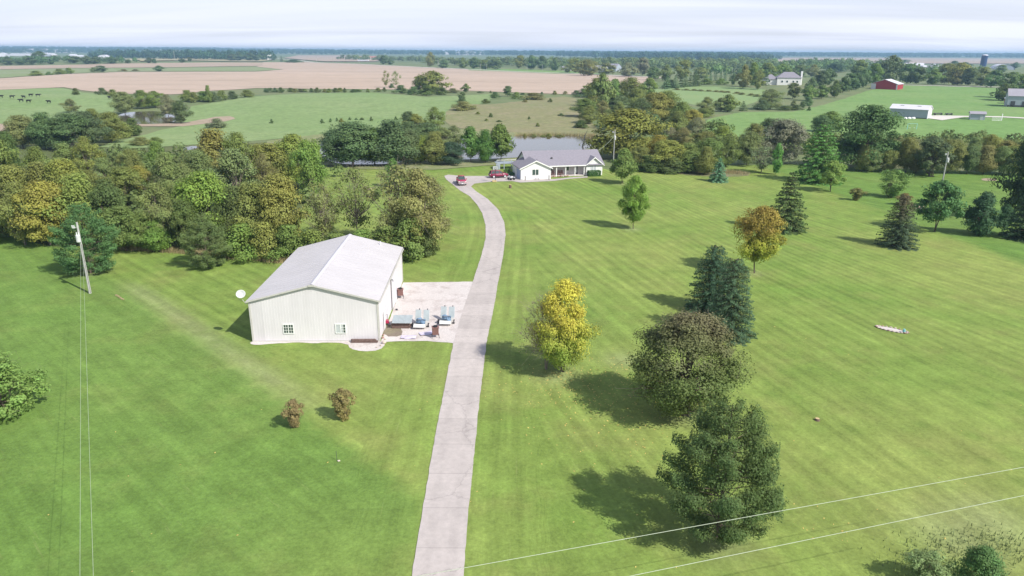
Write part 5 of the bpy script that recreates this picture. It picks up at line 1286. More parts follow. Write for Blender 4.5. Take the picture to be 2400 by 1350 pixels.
# clipped hedge
rg = np.random.default_rng(8); n = 5200; a = rg.uniform(-1, 1, (n, 3)); k = rg.integers(0, 3, n); a[np.arange(n), k] = np.sign(a[np.arange(n), k])
Pn = a * [1.58, .75, .72]; Pn[:, 2] = np.abs(Pn[:, 2] + .72 * 0) ; Pn = a * [1.58, .75, .68] + [0, 0, .70]; Pn += rg.normal(size=(n, 3)) * .03
nn = np.zeros((n, 3)); nn[np.arange(n), k] = a[np.arange(n), k]; hm = np_mesh('hedge', quads(Pn, nn + rg.normal(size=(n, 3)) * .35, .07, rg), np.arange(n * 4).reshape(-1, 4), [LEAF], None, dict(v=np.clip(rg.normal(.5, .12, n), 0, 1), h=Pn[:, 2]))
ho = bpy.data.objects.new('clipped_hedge', hm); COL.objects.link(ho); ho.location = hw(19.6, 2.4); ho.rotation_euler = (0, 0, HA); ho.color = (.05, .11, .035, 1); tag(ho, 'clipped box-shaped dark hedge under the right gable of the house', 'hedge')
cm_, tm_ = PROTO['light_bush']
for (u, v, w_, h_, cc, lb) in [(-1.6, 8.6, 2.4, 1.7, (.10, .17, .06), 'round green bush left of the garage behind the quad bike'), (-.8, 6.9, 2.2, .9, (.11, .2, .12), 'low blue-green bush against the garage side')]:
    e = empty('shrub', hw(u, v)); tag(e, lb, 'shrub'); o = bpy.data.objects.new('foliage', cm_); COL.objects.link(o); o.parent = e; o.scale = (w_, w_, h_); o.color = (*cc, 1)
for i in range(9):
    u = 7.9 + i * .62; r_ = .17 + .10 * ((i * 7) % 3) / 2
    tag(MB().blob((0, 0, r_ * .6), (r_ * 1.2, r_, r_ * .7), i + 20).build('edging_stone', M['redstone' if i % 3 else 'stone'], None, True), f"{'reddish' if i % 3 else 'pale'} edging stone, {['first', 'second', 'third', 'fourth', 'fifth', 'sixth', 'seventh', 'eighth', 'ninth'][i]} right of the garage wall below the porch", 'stone', 'stones edging the porch bed').location = hw(u, 2.75 + .04 * i, 0)
for u, lb in ((.9, 'grey bollard lamp by the left corner of the garage front'), (6.9, 'grey bollard lamp by the right corner of the garage front')):
    e = empty('bollard_lamp', hw(u, -.9)); tag(e, lb, 'bollard lamp', 'bollard lamps before the garage'); MB().tube([(0, 0, 0), (0, 0, .95)], .09, 8).build('post', M['dark'], e); MB().tube([(0, 0, .95), (0, 0, 1.1), (0, 0, 1.18)], [.15, .15, .03], 8).build('lamp_head', M['greyroof'], e)
e = empty('garden_bench', hw(3.9, -.7), HA); tag(e, 'small grey bench against the white garage front under the window', 'bench')
MB().box(-.55, .55, -.18, .18, .42, .48).build('seat', M['greyroof'], e)
for s in (-1, 1): MB().box(s * .45 - .04, s * .45 + .04, -.15, .15, 0, .42).build('leg', M['greyroof'], e)
e = empty('tree_stump', G(1196, 441)); tag(e, 'short upright log with pale cut top on the lawn before the house', 'stump')
MB().tube([(0, 0, 0), (0, 0, .75)], [.30, .27], 12).build('bark', M['brown'], e); MB().tube([(0, 0, .752), (0, 0, .78)], .27, 12).build('cut_top', M['straw'], e)
# basketball hoop
p = G(1161, 426.5); e = empty('basketball_hoop', (p[0], p[1], .08), R(5)); tag(e, 'black portable basketball hoop on a cream base beside the driveway', 'basketball hoop')
MB().box(-.75, .25, -.45, .45, 0, .3).build('base', M['straw'], e); MB().tube([(0, 0, .3), (0, 0, 3.0)], .055, 8).build('pole', M['black'], e)
m = MB(); zb = 2.85
m.box(-.65, .65, -.36, -.32, zb, zb + .07).box(-.65, .65, -.36, -.32, zb + .95, zb + 1.02).box(-.65, -.58, -.36, -.32, zb, zb + 1.02).box(.58, .65, -.36, -.32, zb, zb + 1.02); m.build('backboard_frame', M['black'], e)
MB().box(-.58, .58, -.35, -.33, zb + .07, zb + .95).build('backboard', M['curtain'], e); m = MB().box(-.25, .25, -.375, -.362, zb + .2, zb + .25).box(-.25, .25, -.375, -.362, zb + .55, zb + .6).box(-.25, -.2, -.375, -.362, zb + .2, zb + .6).box(.2, .25, -.375, -.362, zb + .2, zb + .6); m.build('target_square', M['black'], e)
MB().tube([(.23 * math.cos(a * .524), -.62 + .23 * math.sin(a * .524), zb + .18) for a in range(13)], .015, 5, False).build('rim', M['rust'], e); MB().tube([(0, 0, 2.9), (0, -.32, zb + .3)], .04, 6).build('bracket', M['black'], e)
# ------------------------------------------------------------------ vehicles
def rrect(y0, y1, z0, z1, x, c=.12):
    return [(x, y0 + c, z0), (x, y1 - c, z0), (x, y1, z0 + c), (x, y1, z1 - c), (x, y1 - c, z1), (x, y0 + c, z1), (x, y0, z1 - c), (x, y0, z0 + c)]
def wheels(e, xs, hw_, r_):
    for x in xs:
        for s in (-1, 1):
            wb = MB().tube([(x, s * (hw_ - .24), r_), (x, s * (hw_ + .02), r_)], r_, 20).build('wheel', M['tyre'], e); m = MB().tube([(x, s * (hw_ + .022), r_), (x, s * (hw_ + .035), r_)], r_ * .62, 16)
            m.build('rim', M['rim'], wb); MB().tube([(x, s * (hw_ + .036), r_), (x, s * (hw_ + .05), r_)], r_ * .14, 8).build('hub', M['dark'], wb)
def suv():
    p = G(1168, 416.5); a = G(1152, 416); b = G(1186, 414); rz = math.atan2(b[1] - a[1], b[0] - a[0]) - .05
    e = empty('suv', (p[0], p[1], .08), rz); tag(e, 'dark red sport utility car parked by the garage', 'car')
    st = [(-2.35, .50, .95), (-2.25, .38, 1.08), (-1.0, .33, 1.10), (.9, .33, 1.08), (1.9, .35, 1.02), (2.3, .42, .88), (2.38, .5, .72)]
    MB().loft([rrect(-.93 + .1 * (abs(x) > 2.2), .93 - .1 * (abs(x) > 2.2), z0, z1, x, .14) for x, z0, z1 in st]).build('body', M['carmaroon'], e, True)
    gl = [(-2.2, 1.06, 1.12, .78), (-1.95, 1.06, 1.66, .70), (-.3, 1.06, 1.72, .70), (.35, 1.05, 1.66, .70), (1.15, 1.02, 1.1, .76)]
    MB().loft([[(x, -h_ - .06, z0), (x, h_ + .06, z0), (x, h_ - .06, z1), (x, -h_ + .06, z1)] for x, z0, z1, h_ in gl]).build('window_glass', M['glass'], e)
    MB().loft([[(x, -.62, z), (x, .62, z), (x, .58, z + .05), (x, -.58, z + .05)] for x, z in ((-2.0, 1.66), (-1.0, 1.72), (-.3, 1.73), (.4, 1.67))]).build('roof', M['carred'], e, True)
    for s in (-1, 1):
        m = MB()
        for x0, z0, x1, z1 in ((-2.2, 1.08, -1.98, 1.7), (-1.15, 1.08, -1.12, 1.74), (-.05, 1.08, -.1, 1.74), (1.12, 1.06, .36, 1.7)): m.prism([(x0, s * .82, z0), (x0 + .13, s * .82, z0), (x1 + .13, s * .64, z1), (x1, s * .64, z1)], (0, s * .02, 0))
        m.build('window_pillar', M['carmaroon'], e); MB().box(-1.7, .2, s * .55 - .02, s * .55 + .02, 1.80, 1.84).build('roof_rail', M['chrome'], e)
        MB().box(.75, .92, s * .93, s * 1.1, 1.05, 1.2).build('mirror', M['carmaroon'], e); MB().box(2.25, 2.37, s * .62 - .16, s * .62 + .16, .72, .88).build('headlight', M['lamp'], e); MB().box(-2.37, -2.28, s * .72 - .1, s * .72 + .1, .85, 1.05).build('tail_light', M['lamp'], e)
        for x in (-.55, .45): MB().box(x, x + .16, s * .935, s * .95, .86, .9).build('door_handle', M['chrome'], e)
    MB().box(2.36, 2.40, -.42, .42, .5, .72).build('grille', M['dark'], e); MB().box(-1.0, 1.05, -.95, .95, .3, .4).build('sill', M['dark'], e)
    wheels(e, (-1.42, 1.45), .92, .37)
suv()
def pickup():
    a = G(1079, 421); b = G(1090, 441); c = (a + b) / 2; rz = math.atan2(b[1] - a[1], b[0] - a[0])
    e = empty('pickup_truck', (c[0] - .3, c[1] - .4, .08), R(-80)); tag(e, 'bright crimson pickup truck facing the camera on the driveway bend', 'truck')
    st = [(-2.85, .62, 1.12), (-2.8, .5, 1.18), (-.7, .48, 1.18), (1.1, .48, 1.2), (2.3, .48, 1.16), (2.75, .52, 1.05), (2.85, .6, .95)]
    MB().loft([rrect(-.98 + .07 * (abs(x) > 2.7), .98 - .07 * (abs(x) > 2.7), z0, z1, x, .12) for x, z0, z1 in st]).build('body', M['carred'], e, True)
    MB().box(-2.6, -.75, -.78, .78, 1.185, 1.20).build('bed_liner', M['dark'], e)
    gl = [(-.75, 1.15, 1.2, .86), (-.6, 1.15, 1.85, .74), (.5, 1.15, 1.88, .74), (1.25, 1.15, 1.22, .84)]
    MB().loft([[(x, -h_ - .06, z0), (x, h_ + .06, z0), (x, h_ - .06, z1), (x, -h_ + .06, z1)] for x, z0, z1, h_ in gl]).build('window_glass', M['glass'], e)
    MB().loft([[(x, -.68, z), (x, .68, z), (x, .62, z + .06), (x, -.62, z + .06)] for x, z in ((-.62, 1.84), (-.2, 1.88), (.52, 1.88))]).build('roof', M['carred'], e, True)
    for s in (-1, 1):
        m = MB()
        for x0, z0, x1, z1 in ((-.75, 1.17, -.62, 1.87), (.1, 1.17, .05, 1.9), (1.18, 1.17, .45, 1.9)): m.prism([(x0, s * .88, z0), (x0 + .13, s * .88, z0), (x1 + .13, s * .68, z1), (x1, s * .68, z1)], (0, s * .02, 0))
        m.build('window_pillar', M['carred'], e); MB().box(.9, 1.1, s * .98, s * 1.22, 1.15, 1.38).build('mirror', M['carred'], e)
        MB().box(2.78, 2.87, s * .76 - .17, s * .76 + .17, .82, 1.04).build('headlight', M['lamp'], e)
    g = MB().box(2.84, 2.90, -.55, .55, .72, 1.04).build('grille', M['chrome'], e); MB().box(2.905, 2.92, -.5, .5, .86, .90).build('grille_bar', M['dark'], g)
    bp = MB().box(2.82, 3.0, -.95, .95, .42, .66).build('bumper', M['chrome'], e); MB().box(3.002, 3.012, -.2, .2, .46, .62).build('number_plate', M['plate'], bp)
    wheels(e, (-1.75, 1.85), .97, .41)
pickup()
p = G(1198, 422); e = empty('quad_bike', (p[0], p[1], .08), R(-60)); tag(e, 'white and black quad bike parked by the garage corner', 'quad bike')
MB().blob((0, 0, .72), (.75, .32, .2), 2, 12, 8, .05).build('body', M['plate'], e, True); MB().box(-.85, -.35, -.4, .4, .82, .87).build('rack', M['trimwhite'], e); MB().box(-.3, .35, -.16, .16, .9, 1.0).build('seat', M['black'], e); MB().tube([(.35, -.38, 1.12), (.42, 0, 1.05), (.35, .38, 1.12)], .025, 6).build('handlebar', M['black'], e)
for x in (-.6, .62):
    for s in (-1, 1): MB().tube([(x, s * .32, .30), (x, s * .58, .30)], .30, 14).build('wheel', M['tyre'], e); MB().box(x - .3, x + .3, s * .45 - .15, s * .45 + .15, .62, .68).build('mudguard', M['plate'], e)
# ------------------------------------------------------------------ utility poles and wires
def upole(x, yb, yt, lb, side_=1):
    P = G(x, yb); h = height_to(P, yt); e = empty('utility_pole', tuple(P), 0); tag(e, lb, 'utility pole', 'wooden utility poles')
    MB().tube([(0, 0, 0), (0, 0, h)], [.17, .12], 10).build('pole', M['pole'], e)
    t = MB().tube([(side_ * .05, -.38, h * .735), (side_ * .05, -.38, h * .745), (side_ * .05, -.38, h * .83), (side_ * .05, -.38, h * .84)], [.2, .27, .27, .2], 14).build('transformer', M['transformer'], e)
    for s in (-1, 1): MB().tube([(side_ * .05 + s * .12, -.38, h * .84), (side_ * .05 + s * .12, -.38, h * .875)], .04, 6).build('bushing', M['plate'], t)
    m = MB().box(-.62 * side_ if side_ > 0 else 0, 0 if side_ > 0 else .62, -.05, .02, h * .925, h * .935)
    m.build('bracket', M['pole'], e)
    for k in range(3): MB().tube([(-side_ * (.35 + k * .14), -.05, h * .92), (-side_ * (.35 + k * .14), -.15, h * .96)], .045, 6).build('fuse', M['plate'], e)
    MB().tube([(-side_ * .4, -.1, h * .92), (-side_ * .35, -.2, h * .88), (0, -.3, h * .86)], .015, 5).build('jumper', M['dark'], e)
    MB().tube([(.13, -.12, .1), (.12, -.1, h * .7)], .02, 5).build('ground_cable', M['dark'], e)
    return P, h
PL, hL = upole(211.5, 688, 521, 'leaning-looking grey utility pole with white transformer on the left lawn')
PR_, hR = upole(2205, 446, 356, 'pale utility pole with transformer above the feathery tree on the right')
PM, hM = upole(1437, 392, 304, 'grey utility pole with white transformer just right of the house')
def wire(a, b, sag, lb, rad=.02, grp='overhead wires'):
    a = np.array(a, float); b = np.array(b, float); pts = [a + (b - a) * t - np.array([0, 0, sag * 4 * t * (1 - t)]) for t in np.linspace(0, 1, 25)]
    tag(MB().tube(pts, rad, 5).build('overhead_wire', M['wire']), lb, 'wire', grp)
top = (PL[0], PL[1], hL * .72)
wire(top, atz(187, 1420, 7.6), .15, 'left one of two thin wires running down the left lawn from the pole', .010)
wire((PL[0] + .2, PL[1], hL * .70), atz(221, 1420, 7.4), .15, 'right one of two thin wires running down the left lawn from the pole', .010)
wire(atz(960, 1354, 8), atz(2460, 1084, 8), .0, 'upper of two pale wires crossing the lower right lawn', .013)
wire(atz(1380, 1370, 8), atz(2460, 1149, 8), .0, 'lower of two pale wires crossing the lower right lawn', .013)
wire((PM[0], PM[1], hM * .85), hw(22.3, 9.45, 5.2), .5, 'service wire drooping from the pole to the right end of the house', .03)
# ------------------------------------------------------------------ small things on the lawn
p = G(2090, 774); e = empty('stone_island', (p[0], p[1], .03), R(-38)); tag(e, 'small gravel bed ringed with stones on the open right lawn', 'stone bed')
MB().tube([(0, 0, .0), (0, 0, .05)], 1.0, 20).build('gravel', mpad, e).scale = (1.6, .55, 1)
for i in range(22):
    a = 6.283 * i / 22; rg = random.Random(i); MB().blob((1.65 * math.cos(a), .62 * math.sin(a), .1), (.12 + rg.random() * .07, .10, .07), i, 7, 5).build('stone', M['stone' if i % 4 else 'redstone'], e, True)
MB().tube([(1.25, -.1, .05), (1.25, -.1, .45)], [.16, .12], 10).build('planter', M['teal'], e)
e = empty('tree_stump', G(1915, 986)); tag(e, 'small rough sawn stump alone on the right lawn', 'stump'); MB().tube([(0, 0, 0), (0, 0, .22)], [.24, .18], 9).build('bark', M['brown'], e); MB().tube([(0, 0, .222), (0, 0, .235)], .17, 9).build('cut_top', M['straw'], e)
e = empty('garden_stake', G(790, 1080)); tag(e, 'thin dark stake with a little stone on the lower left lawn', 'stake'); MB().tube([(0, 0, 0), (-.02, 0, .85)], .018, 5).build('rod', M['dark'], e); MB().blob((.15, -.1, .06), (.12, .09, .07), 2, 8, 5).build('stone', M['stone'], e)
p = G(1615, 972); e = empty('toy', (p[0], p[1], .03)); tag(e, 'small pale blue plastic toy at the foot of the wide maple', 'toy'); MB().blob((0, 0, .16), (.26, .14, .12), 1, 10, 6).tube([(-.2, 0, .1), (-.3, 0, .36)], .04, 6).tube([(.15, .1, .05), (.2, .18, 0)], .04, 6).build('body', M['teal'], e)
for (x, y, lb) in [(118, 575, 'pale twisted dead trunk at the edge of the left wood'), (1365, 345, 'bare dead snag standing in the house pond')]:
    p = G(x, y); e = empty('dead_snag', tuple(p)); tag(e, lb, 'dead tree'); s = 1.0 if x < 500 else 2.2
    MB().tube([(0, 0, 0), (.2 * s, 0, .8 * s), (.3 * s, .1, 1.7 * s), (.7 * s, 0, 2.6 * s)], [.14 * s, .10 * s, .07 * s, .02], 6).tube([(.2 * s, 0, .8 * s), (-.4 * s, 0, 1.5 * s), (-.6 * s, .1, 2.1 * s)], [.08 * s, .05 * s, .02], 6).build('trunk', M['barkpale'] if s == 1 else M['dark'], e)
for (x0, y0, z0) in [(268, 690, 0)]:
    p = G(x0 + 12, y0 + 8); e = empty('dead_grass_clump', (p[0], p[1], .03), R(-45)); tag(e, 'short ridge of dead brown clippings right of the left utility pole', 'clippings'); m = MB()
    for i in range(6): m.blob((-1.1 + i * .45, .05 * (i % 2), .05), (.3, .14, .09), i, 8, 5, .3)
    m.build('clippings', M['grassblade'], e)
p = G(505, 298); rg = random.Random(1); m = MB()
for i in range(60): a = rg.uniform(0, 6.28); b = rg.uniform(.2, 1.2); r_ = rg.uniform(2, 4.2); m.tube([(rg.uniform(-1, 1), rg.uniform(-1, 1), 0), (math.cos(a) * r_ * math.cos(b), math.sin(a) * r_ * math.cos(b), r_ * math.sin(b))], [.09, .02], 4)
bo_ = m.build('brush_pile', M['barkpale']); bo_.location = tuple(p); tag(bo_, 'purplish brush pile of bare branches on the cleared pasture', 'brush pile')
# ------------------------------------------------------------------ cattle
def cow_mesh():
    V = [(-.95, 0, 1.15), (-.6, 0, 1.12), (-.1, 0, 1.05), (.4, 0, 1.08), (.75, 0, 1.2), (1.1, 0, 1.3), (1.38, 0, 1.22), (1.6, 0, 1.08)]
    Rr = [.26, .36, .40, .37, .31, .2, .16, .1]; Ed = [(i, i + 1) for i in range(7)]
    def ch(root, pts, rad):
        k = root
        for p, r_ in zip(pts, rad): V.append(p); Rr.append(r_); Ed.append((k, len(V) - 1)); k = len(V) - 1
    for s in (-1, 1):
        ch(1, [(-.72, s * .22, .85), (-.86, s * .23, .48), (-.78, s * .23, .05)], [.2, .09, .07]); ch(4, [(.62, s * .2, .8), (.64, s * .2, .42), (.62, s * .2, .05)], [.16, .08, .07])
        ch(6, [(1.3, s * .24, 1.32)], [.05])
    ch(0, [(-1.12, 0, 1.05), (-1.16, 0, .55)], [.05, .04])
    me = bpy.data.meshes.new('cow'); me.from_pydata(V, Ed, []); o = bpy.data.objects.new('cow', me); COL.objects.link(o); me.materials.append(M['cowhide'])
    sk = o.modifiers.new('skin', 'SKIN')
    for i, r_ in enumerate(Rr): me.skin_vertices[0].data[i].radius = (r_, r_)
    me.skin_vertices[0].data[2].use_root = True
    o.modifiers.new('smooth', 'SUBSURF').levels = 1; return o
cow = cow_mesh()
cows = [(3, 231, 0, 'leftmost black cow, cut by the picture edge'), (29, 231.5, .3, 'black cow second from the left edge in the far pasture'), (56, 232, 2.9, 'small black cow in the middle of the herd'), (73, 227.5, 0, 'black cow farthest up the slope of the far pasture'), (50, 240.5, 3.3, 'black cow lower in the herd behind a larger one'), (68, 242, .1, 'large dark cow in the centre foreground of the herd'), (115, 243.5, 3.0, 'black cow standing alone at the right of the herd'), (90, 228, .5, 'small dark cow right of the uppermost cow'), (257, 233.5, 2.6, 'dark cow far right near the pond trees'), (325, 250, .2, 'dark cow by the small pond bank'), (347, 248.5, 3.1, 'dark cow just right of the pond bank cow')]
for i, (x, y, rz, lb) in enumerate(cows):
    o = cow if i == 0 else cow.copy()
    if i: COL.objects.link(o)
    p = G(x, y); o.location = (p[0], p[1], p[2] + .35); o.rotation_euler = (0, 0, rz); o.scale = (1.15,) * 3; tag(o, lb, 'cow', 'black cattle in the far pasture')
# ------------------------------------------------------------------ distant buildings
def gable(name, lb, x, yb, W, D, he, hr, rz, wall, roof, doors=(), over=.4, cat='barn', front='gable', extra=None, group=None):
    """W across the gable, D deep; rz turns the gable end"""
    P = G(x, yb); e = empty(name, tuple(P), rz); tag(e, lb, cat, group)
    if front == 'side':   # long side faces the front
        MB().prism([(-W / 2, 0, 0), (-W / 2, D, 0), (-W / 2, D, he), (-W / 2, D / 2, hr), (-W / 2, 0, he)], (W, 0, 0)).build('wall', M[wall], e)
        s = (hr - he) / (D / 2); MB().prism([(-W / 2 - over, -over, he - over * s + .05), (-W / 2 - over, D / 2, hr + .05), (-W / 2 - over, D + over, he - over * s + .05), (-W / 2 - over, D + over, he - over * s + .25), (-W / 2 - over, D / 2, hr + .25), (-W / 2 - over, -over, he - over * s + .25)], (W + 2 * over, 0, 0)).build('roof', M[roof], e)
    else:
        MB().prism([(-W / 2, 0, 0), (W / 2, 0, 0), (W / 2, 0, he), (0, 0, hr), (-W / 2, 0, he)], (0, D, 0)).build('wall', M[wall], e)
        s = (hr - he) / (W / 2); MB().prism([(-W / 2 - over, -over, he - over * s + .05), (0, -over, hr + .05), (W / 2 + over, -over, he - over * s + .05), (W / 2 + over, -over, he - over * s + .25), (0, -over, hr + .25), (-W / 2 - over, -over, he - over * s + .25)], (0, D + 2 * over, 0)).build('roof', M[roof], e)
    for (nm, x0, x1, z0, z1, mm) in doors: MB().box(x0, x1, -.12, -.02, z0, z1).build(nm, M[mm], e)
    return e
ws = gable('long_shed', 'long white shed with white roof in the middle of the paddock', 2127, 277.2, 15.5, 8.5, 4.0, 5.6, R(-40), 'greywall', 'white', [('sliding_door', -6, -2, .1, 3.2, 'greywall'), ('base_board', -7.7, 7.7, 0, .5, 'dark')], cat='shed', front='side')
MB().box(7.76, 7.84, .3, 8.2, .1, 3.9).build('end_wall', M['white'], ws)
MB().prism([(7.76, .3, 3.9), (7.76, 8.2, 3.9), (7.76, 4.25, 5.4)], (.08, 0, 0)).build('gable_end', M['white'], ws)
for x in (-3.5, 3.5): MB().box(x - .8, x + .8, 2.6, 3.3, 5.15, 5.5).build('roof_vent', M['trim'], ws)
gable('red_barn', 'dark red barn with white roof at the top of the paddock', 2071, 209.5, 19, 15, 4.0, 7.2, R(-42), 'redbarn', 'white', [('corner_door', -9.5, -6.0, 0, 4.2, 'white'), ('corner_door', 8.6, 9.5, 0, 4.2, 'white')])
gs = gable('machine_shed', 'grey steel machine shed cut off by the right edge', 2398, 252, 16, 15, 6.2, 9.8, R(-28), 'greywall', 'greyroof', [('vehicle_door', -6.5, -4.3, 0, 3.4, 'dark'), ('vehicle_door', -1, 1.5, 0, 3.4, 'dark'), ('base_band', -8, 8, 0, 1.2, 'dark')], front='side', cat='shed')
gable('red_lean_to', 'small red shed with white roof against the grey machine shed', 2363, 243.5, 3.6, 6, 3.2, 4.2, R(-28), 'redbarn', 'white', [('corner_trim', -1.8, -1.3, 0, 3.2, 'white')], cat='shed')
hs = gable('garden_shed', 'small grey-green shed beside the farm drive', 2290, 281.5, 5.6, 4.6, 2.6, 3.4, R(-25), 'greywall', 'greyroof', [('door', .9, 2.0, 0, 2.1, 'curtain')], front='side', cat='shed')
p = G(2336, 283); e = empty('white_fence_panel', tuple(p), R(-5)); tag(e, 'low white kennel fence panel right of the small grey shed', 'fence')
m = MB()
for k in range(12): m.box(-2 + k * .33, -1.93 + k * .33, 0, .06, 0, 1.6)
m.box(-2.05, 1.75, -.02, .0, 1.5, 1.6).box(-2.05, 1.75, -.02, .0, .1, .2); m.build('rails', M['trimwhite'], e); MB().box(1.8, 2.05, -.1, .15, 0, 3.0).build('post', M['trimwhite'], e)
# hip-roofed house beyond
P = G(1838, 199.5); e = empty('country_house', tuple(P), R(-12)); tag(e, 'large pale house with grey hip roof and white chimney among the trees', 'house')
MB().box(-6, 13, 0, 13, 0, 6).box(-16, -5.9, 2, 12, 0, 4.6).build('wall', M['siding'], e)
def hip(m, x0, x1, y0, y1, z0, z1, o=.6):
    a, b, c, d = x0 - o, x1 + o, y0 - o, y1 + o; r_ = (d - c) / 2 * .9; ym = (c + d) / 2
    m.add([(a, c, z0), (b, c, z0), (b, d, z0), (a, d, z0), (a + r_, ym, z1), (b - r_, ym, z1)], [(0, 1, 5, 4), (1, 2, 5), (2, 3, 4, 5), (3, 0, 4), (0, 3, 2, 1)])
m = MB(); hip(m, -6, 13, 0, 13, 6, 10.5); hip(m, -16, -5.5, 2, 12, 4.6, 8.4); rf = m.build('roof', M['shingle'], e); MB().box(13.0, 14.3, 4, 6, 0, 11.2).build('chimney', M['trimwhite'], e)
for x in (-12, -2, 2, 7, 10):
    f = MB().box(x - .9, x + .9, (2 if x < -6 else 0) - .12, (2 if x < -6 else 0) - .02, 2.0, 3.9).build('window', M['trimwhite'], e); MB().box(x - .7, x + .7, (2 if x < -6 else 0) - .16, (2 if x < -6 else 0) - .13, 2.2, 3.7).build('pane', M['glass'], f)
# silo and hoop buildings
P = G(2303, 158); hS = height_to(P, 130); e = empty('silo', tuple(P)); tag(e, 'tall dark blue silo with pale cap on the right horizon', 'silo'); MB().tube([(0, 0, 0), (0, 0, hS)], 5.6, 24).build('shell', M['silo'], e); MB().tube([(0, 0, hS), (0, 0, hS + 1.2), (0, 0, hS + 2.2)], [5.7, 5.0, .6], 24).build('cap', M['white'], e)
for k in range(1, 7): MB().tube([(0, 0, hS * k / 7), (0, 0, hS * k / 7 + .2)], 5.68, 24).build('hoop', M['dark'], e)
def hoop(x, yb, yt, wpx, D, rz, lb, gb=None):
    P = G(x, yb); h = height_to(P, yt); W_ = wpx / ppm(P); e = empty('hoop_building', tuple(P), rz); tag(e, lb, 'hoop building', 'white hoop buildings'); n = 14
    arc = [(W_ / 2 * math.cos(math.pi * i / n), h * math.sin(math.pi * i / n)) for i in range(n + 1)]
    MB().loft([[(a, y, b) for a, b in arc] for y in (0, D)], False).build('cover', M['white'], e, True); MB().prism([(a * .96, .4, b * .96) for a, b in arc], (0, .2, 0)).build('end_wall', M[gb or 'white'], e)
hoop(2357, 163.5, 151, 38, 50, R(-20), 'big white hoop building on the right horizon with a green end', 'greywall'); hoop(2185, 161, 150, 26, 45, R(-30), 'white hoop building left of the blue silo')
gable('farm_shed', 'white low farm building left of the two white hoops', 2140, 162, 30, 18, 6, 10, R(-30), 'white', 'white', front='side', cat='shed'); gable('farm_shed', 'small white annex beside the white farm building', 2160, 162, 14, 12, 4, 6, R(-30), 'white', 'white', front='side', cat='shed')
FB = [(1404, 168, 26, 14, 5, 8.5, .1, 'greywall', 'roofwhite', 'long grey-roofed farm building behind the gravel road', 'side'), (1450, 167, 14, 22, 6, 11, .7, 'greywall', 'greyroof', 'steep grey barn roof right of the long farm building', 'gable'), (1330, 165, 16, 10, 3.5, 6, 0, 'trim', 'greyroof', 'low pale farmhouse among trees beyond the green strip', 'side'),
      (634, 141, 18, 22, 12, 19, .5, 'siding', 'greyroof', 'pale barn between shelter trees left of the gravel road', 'gable'), (850, 140, 50, 20, 5, 10, 0, 'trim', 'redroof', 'low farm building with faded brown roof beyond the crop field', 'side'), (877, 140, 40, 18, 6, 11, 0, 'trim', 'redroof', 'farm building with reddish roof right of the brown-roofed one', 'side'),
      (851, 144, 30, 10, 3, 4, 0, 'white', 'white', 'tiny white shed before the reddish farm roofs', 'side'), (5, 133, 30, 30, 8, 14, .3, 'white', 'white', 'white gabled shed at the left picture edge', 'gable'), (57, 131, 120, 26, 6, 9, .05, 'white', 'white', 'very long white shed on the far left', 'side'), (110, 132, 50, 26, 7, 12, -.3, 'white', 'white', 'white gable-roofed shed right of the very long shed', 'side'),
      (168, 134, 24, 20, 6, 11, -.2, 'white', 'white', 'small white shed between dark trees on the far left', 'side'), (187, 134, 22, 16, 4, 7, 0, 'white', 'white', 'low white shed beside the small white one', 'side'), (1460, 128.5, 40, 20, 8, 12, 0, 'white', 'white', 'tiny white roof in the dark horizon woods', 'side')]
for (x, yb, W_, D, he, hr, rz, wl, rf_, lb, fr_) in FB: gable('farm_building', lb, x, yb, W_, D, he, hr, rz, wl, rf_, front=fr_, cat='farm building', group='distant farm buildings')
hoop(240, 137.5, 128.5, 22, 40, R(10), 'white hoop building before the left shelter trees')
rg = random.Random(9); m = MB()
for i in range(46):
    x = rg.choice([rg.uniform(60, 155), rg.uniform(60, 155), rg.uniform(280, 420), rg.uniform(1000, 1130)]); y = rg.uniform(121.5, 124.0) + (x - 100) * .0055; P = G(x, y); s = rg.uniform(16, 34); he = rg.uniform(12, 20)
    m.prism([(P[0] - s, P[1], 0), (P[0] + s, P[1], 0), (P[0] + s, P[1], he), (P[0], P[1], he + 8), (P[0] - s, P[1], he)], (0, s, 0))
tag(m.build('far_town', M['white']), 'pale specks of a town in the haze on the horizon', 'town', None, 'stuff')
# distant poles along the gravel road, farm machinery, play frame
for i, (x, yb, yt) in enumerate([(742, 147, 134), (781, 148, 136), (843, 150, 137), (1027, 160, 141), (1126, 165, 150), (1140, 164, 151), (1235, 168, 150), (1271, 168, 151), (1358, 172, 158), (1498, 176, 159), (2092, 196, 168), (410, 143, 120), (1127, 206, 205)][:12]):
    P = G(x, yb); h = height_to(P, yt); e = empty('roadside_pole', tuple(P)); rel_ = ['first', 'second', 'third', 'fourth', 'fifth', 'sixth', 'seventh', 'eighth', 'ninth', 'tenth'][i] if i < 10 else ''
    lb = f'thin pale roadside pole along the gravel road, {rel_} from the left' if i < 10 else ['thin pole behind the red barn', 'thin pole in front of the left shelter trees'][i - 10]
    tag(e, lb, 'utility pole', 'thin poles along the gravel road'); MB().tube([(0, 0, 0), (0, 0, h)], .28 if h > 12 else .2, 6).build('pole', M['pole'], e); MB().box(-1.2, 1.2, -.1, .1, h * .93, h * .95).build('crossarm', M['pole'], e)
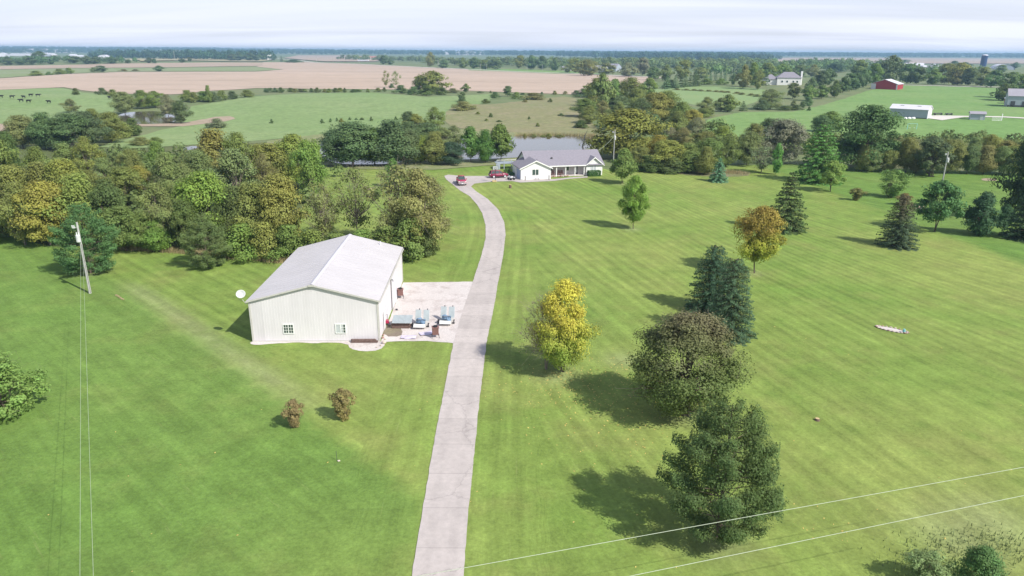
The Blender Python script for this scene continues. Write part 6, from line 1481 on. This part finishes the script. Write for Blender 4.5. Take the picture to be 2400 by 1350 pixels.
for (x, y, lb, s) in [(2196, 270, 'dark farm implement parked right of the long white shed', 1), (2222, 270, 'smaller dark farm implement on the gravel end', .7)]:
    P = G(x, y); e = empty('farm_implement', tuple(P), .3); tag(e, lb, 'farm machine'); m = MB().tube([(-2.6 * s, 0, .9), (2.6 * s, 0, .7)], .14, 6); rg = random.Random(x)
    for k in range(9): m.tube([(-2.4 * s + k * .6 * s, -.6, .1), (-2.3 * s + k * .6 * s, 0, 1.2 * s), (-2.2 * s + k * .6 * s, .7, .2)], .07, 5)
    m.build('frame', M['dark'], e)
    for q in (-2, 2): MB().tube([(q * s, -.7, .5), (q * s, -.45, .5)], .5, 12).build('wheel', M['tyre'], e)
P = G(2137, 303); e = empty('play_frame', tuple(P), .1); tag(e, 'green play frame with pale seats in the grass below the long shed', 'play frame')
m = MB()
for q in (-2, 2): m.tube([(q - .7, -.9, 0), (q, 0, 2.2), (q + .7, .9, 0)], .06, 5)
m.tube([(-2, 0, 2.2), (2, 0, 2.2)], .06, 5).build('frame', M['teal'], e)
for q in (-1, 1): s_ = MB().box(q - .25, q + .25, -.15, .15, .55, .62).build('swing_seat', M['plate'], e); MB().tube([(q - .2, 0, .6), (q - .2, 0, 2.2)], .02, 4).tube([(q + .2, 0, .6), (q + .2, 0, 2.2)], .02, 4).build('chain', M['dark'], s_)
for i, (x, lb) in enumerate([(2121, 'left pale boulder below the long white shed'), (2131, 'middle pale boulder below the long white shed'), (2140, 'right pale boulder below the long white shed')]):
    P = G(x, 279.5); b = MB().blob((0, 0, .4), (1.0, .5, .55), i, 8, 6).build('boulder', M['plate'], None, True); b.location = tuple(P); tag(b, lb, 'boulder', 'pale boulders by the shed')
# ------------------------------------------------------------------ the air
hm = MB().box(-9000, 9000, -400, 9900, -1.2, 50).build('haze', M['dark']); hm['kind'] = 'stuff'; hm['label'] = 'thin blue haze over the far country'
hmat = bpy.data.materials.new('haze'); hmat.use_nodes = True; nt = hmat.node_tree; nt.nodes.clear(); ou = N(nt, 'ShaderNodeOutputMaterial'); pv = N(nt, 'ShaderNodeVolumePrincipled'); pv.inputs['Color'].default_value = (.44, .72, 1, 1); pv.inputs['Density'].default_value = .00014; pv.inputs['Anisotropy'].default_value = .1
L(nt, pv.outputs[0], ou.inputs['Volume']); hm.data.materials[0] = hmat
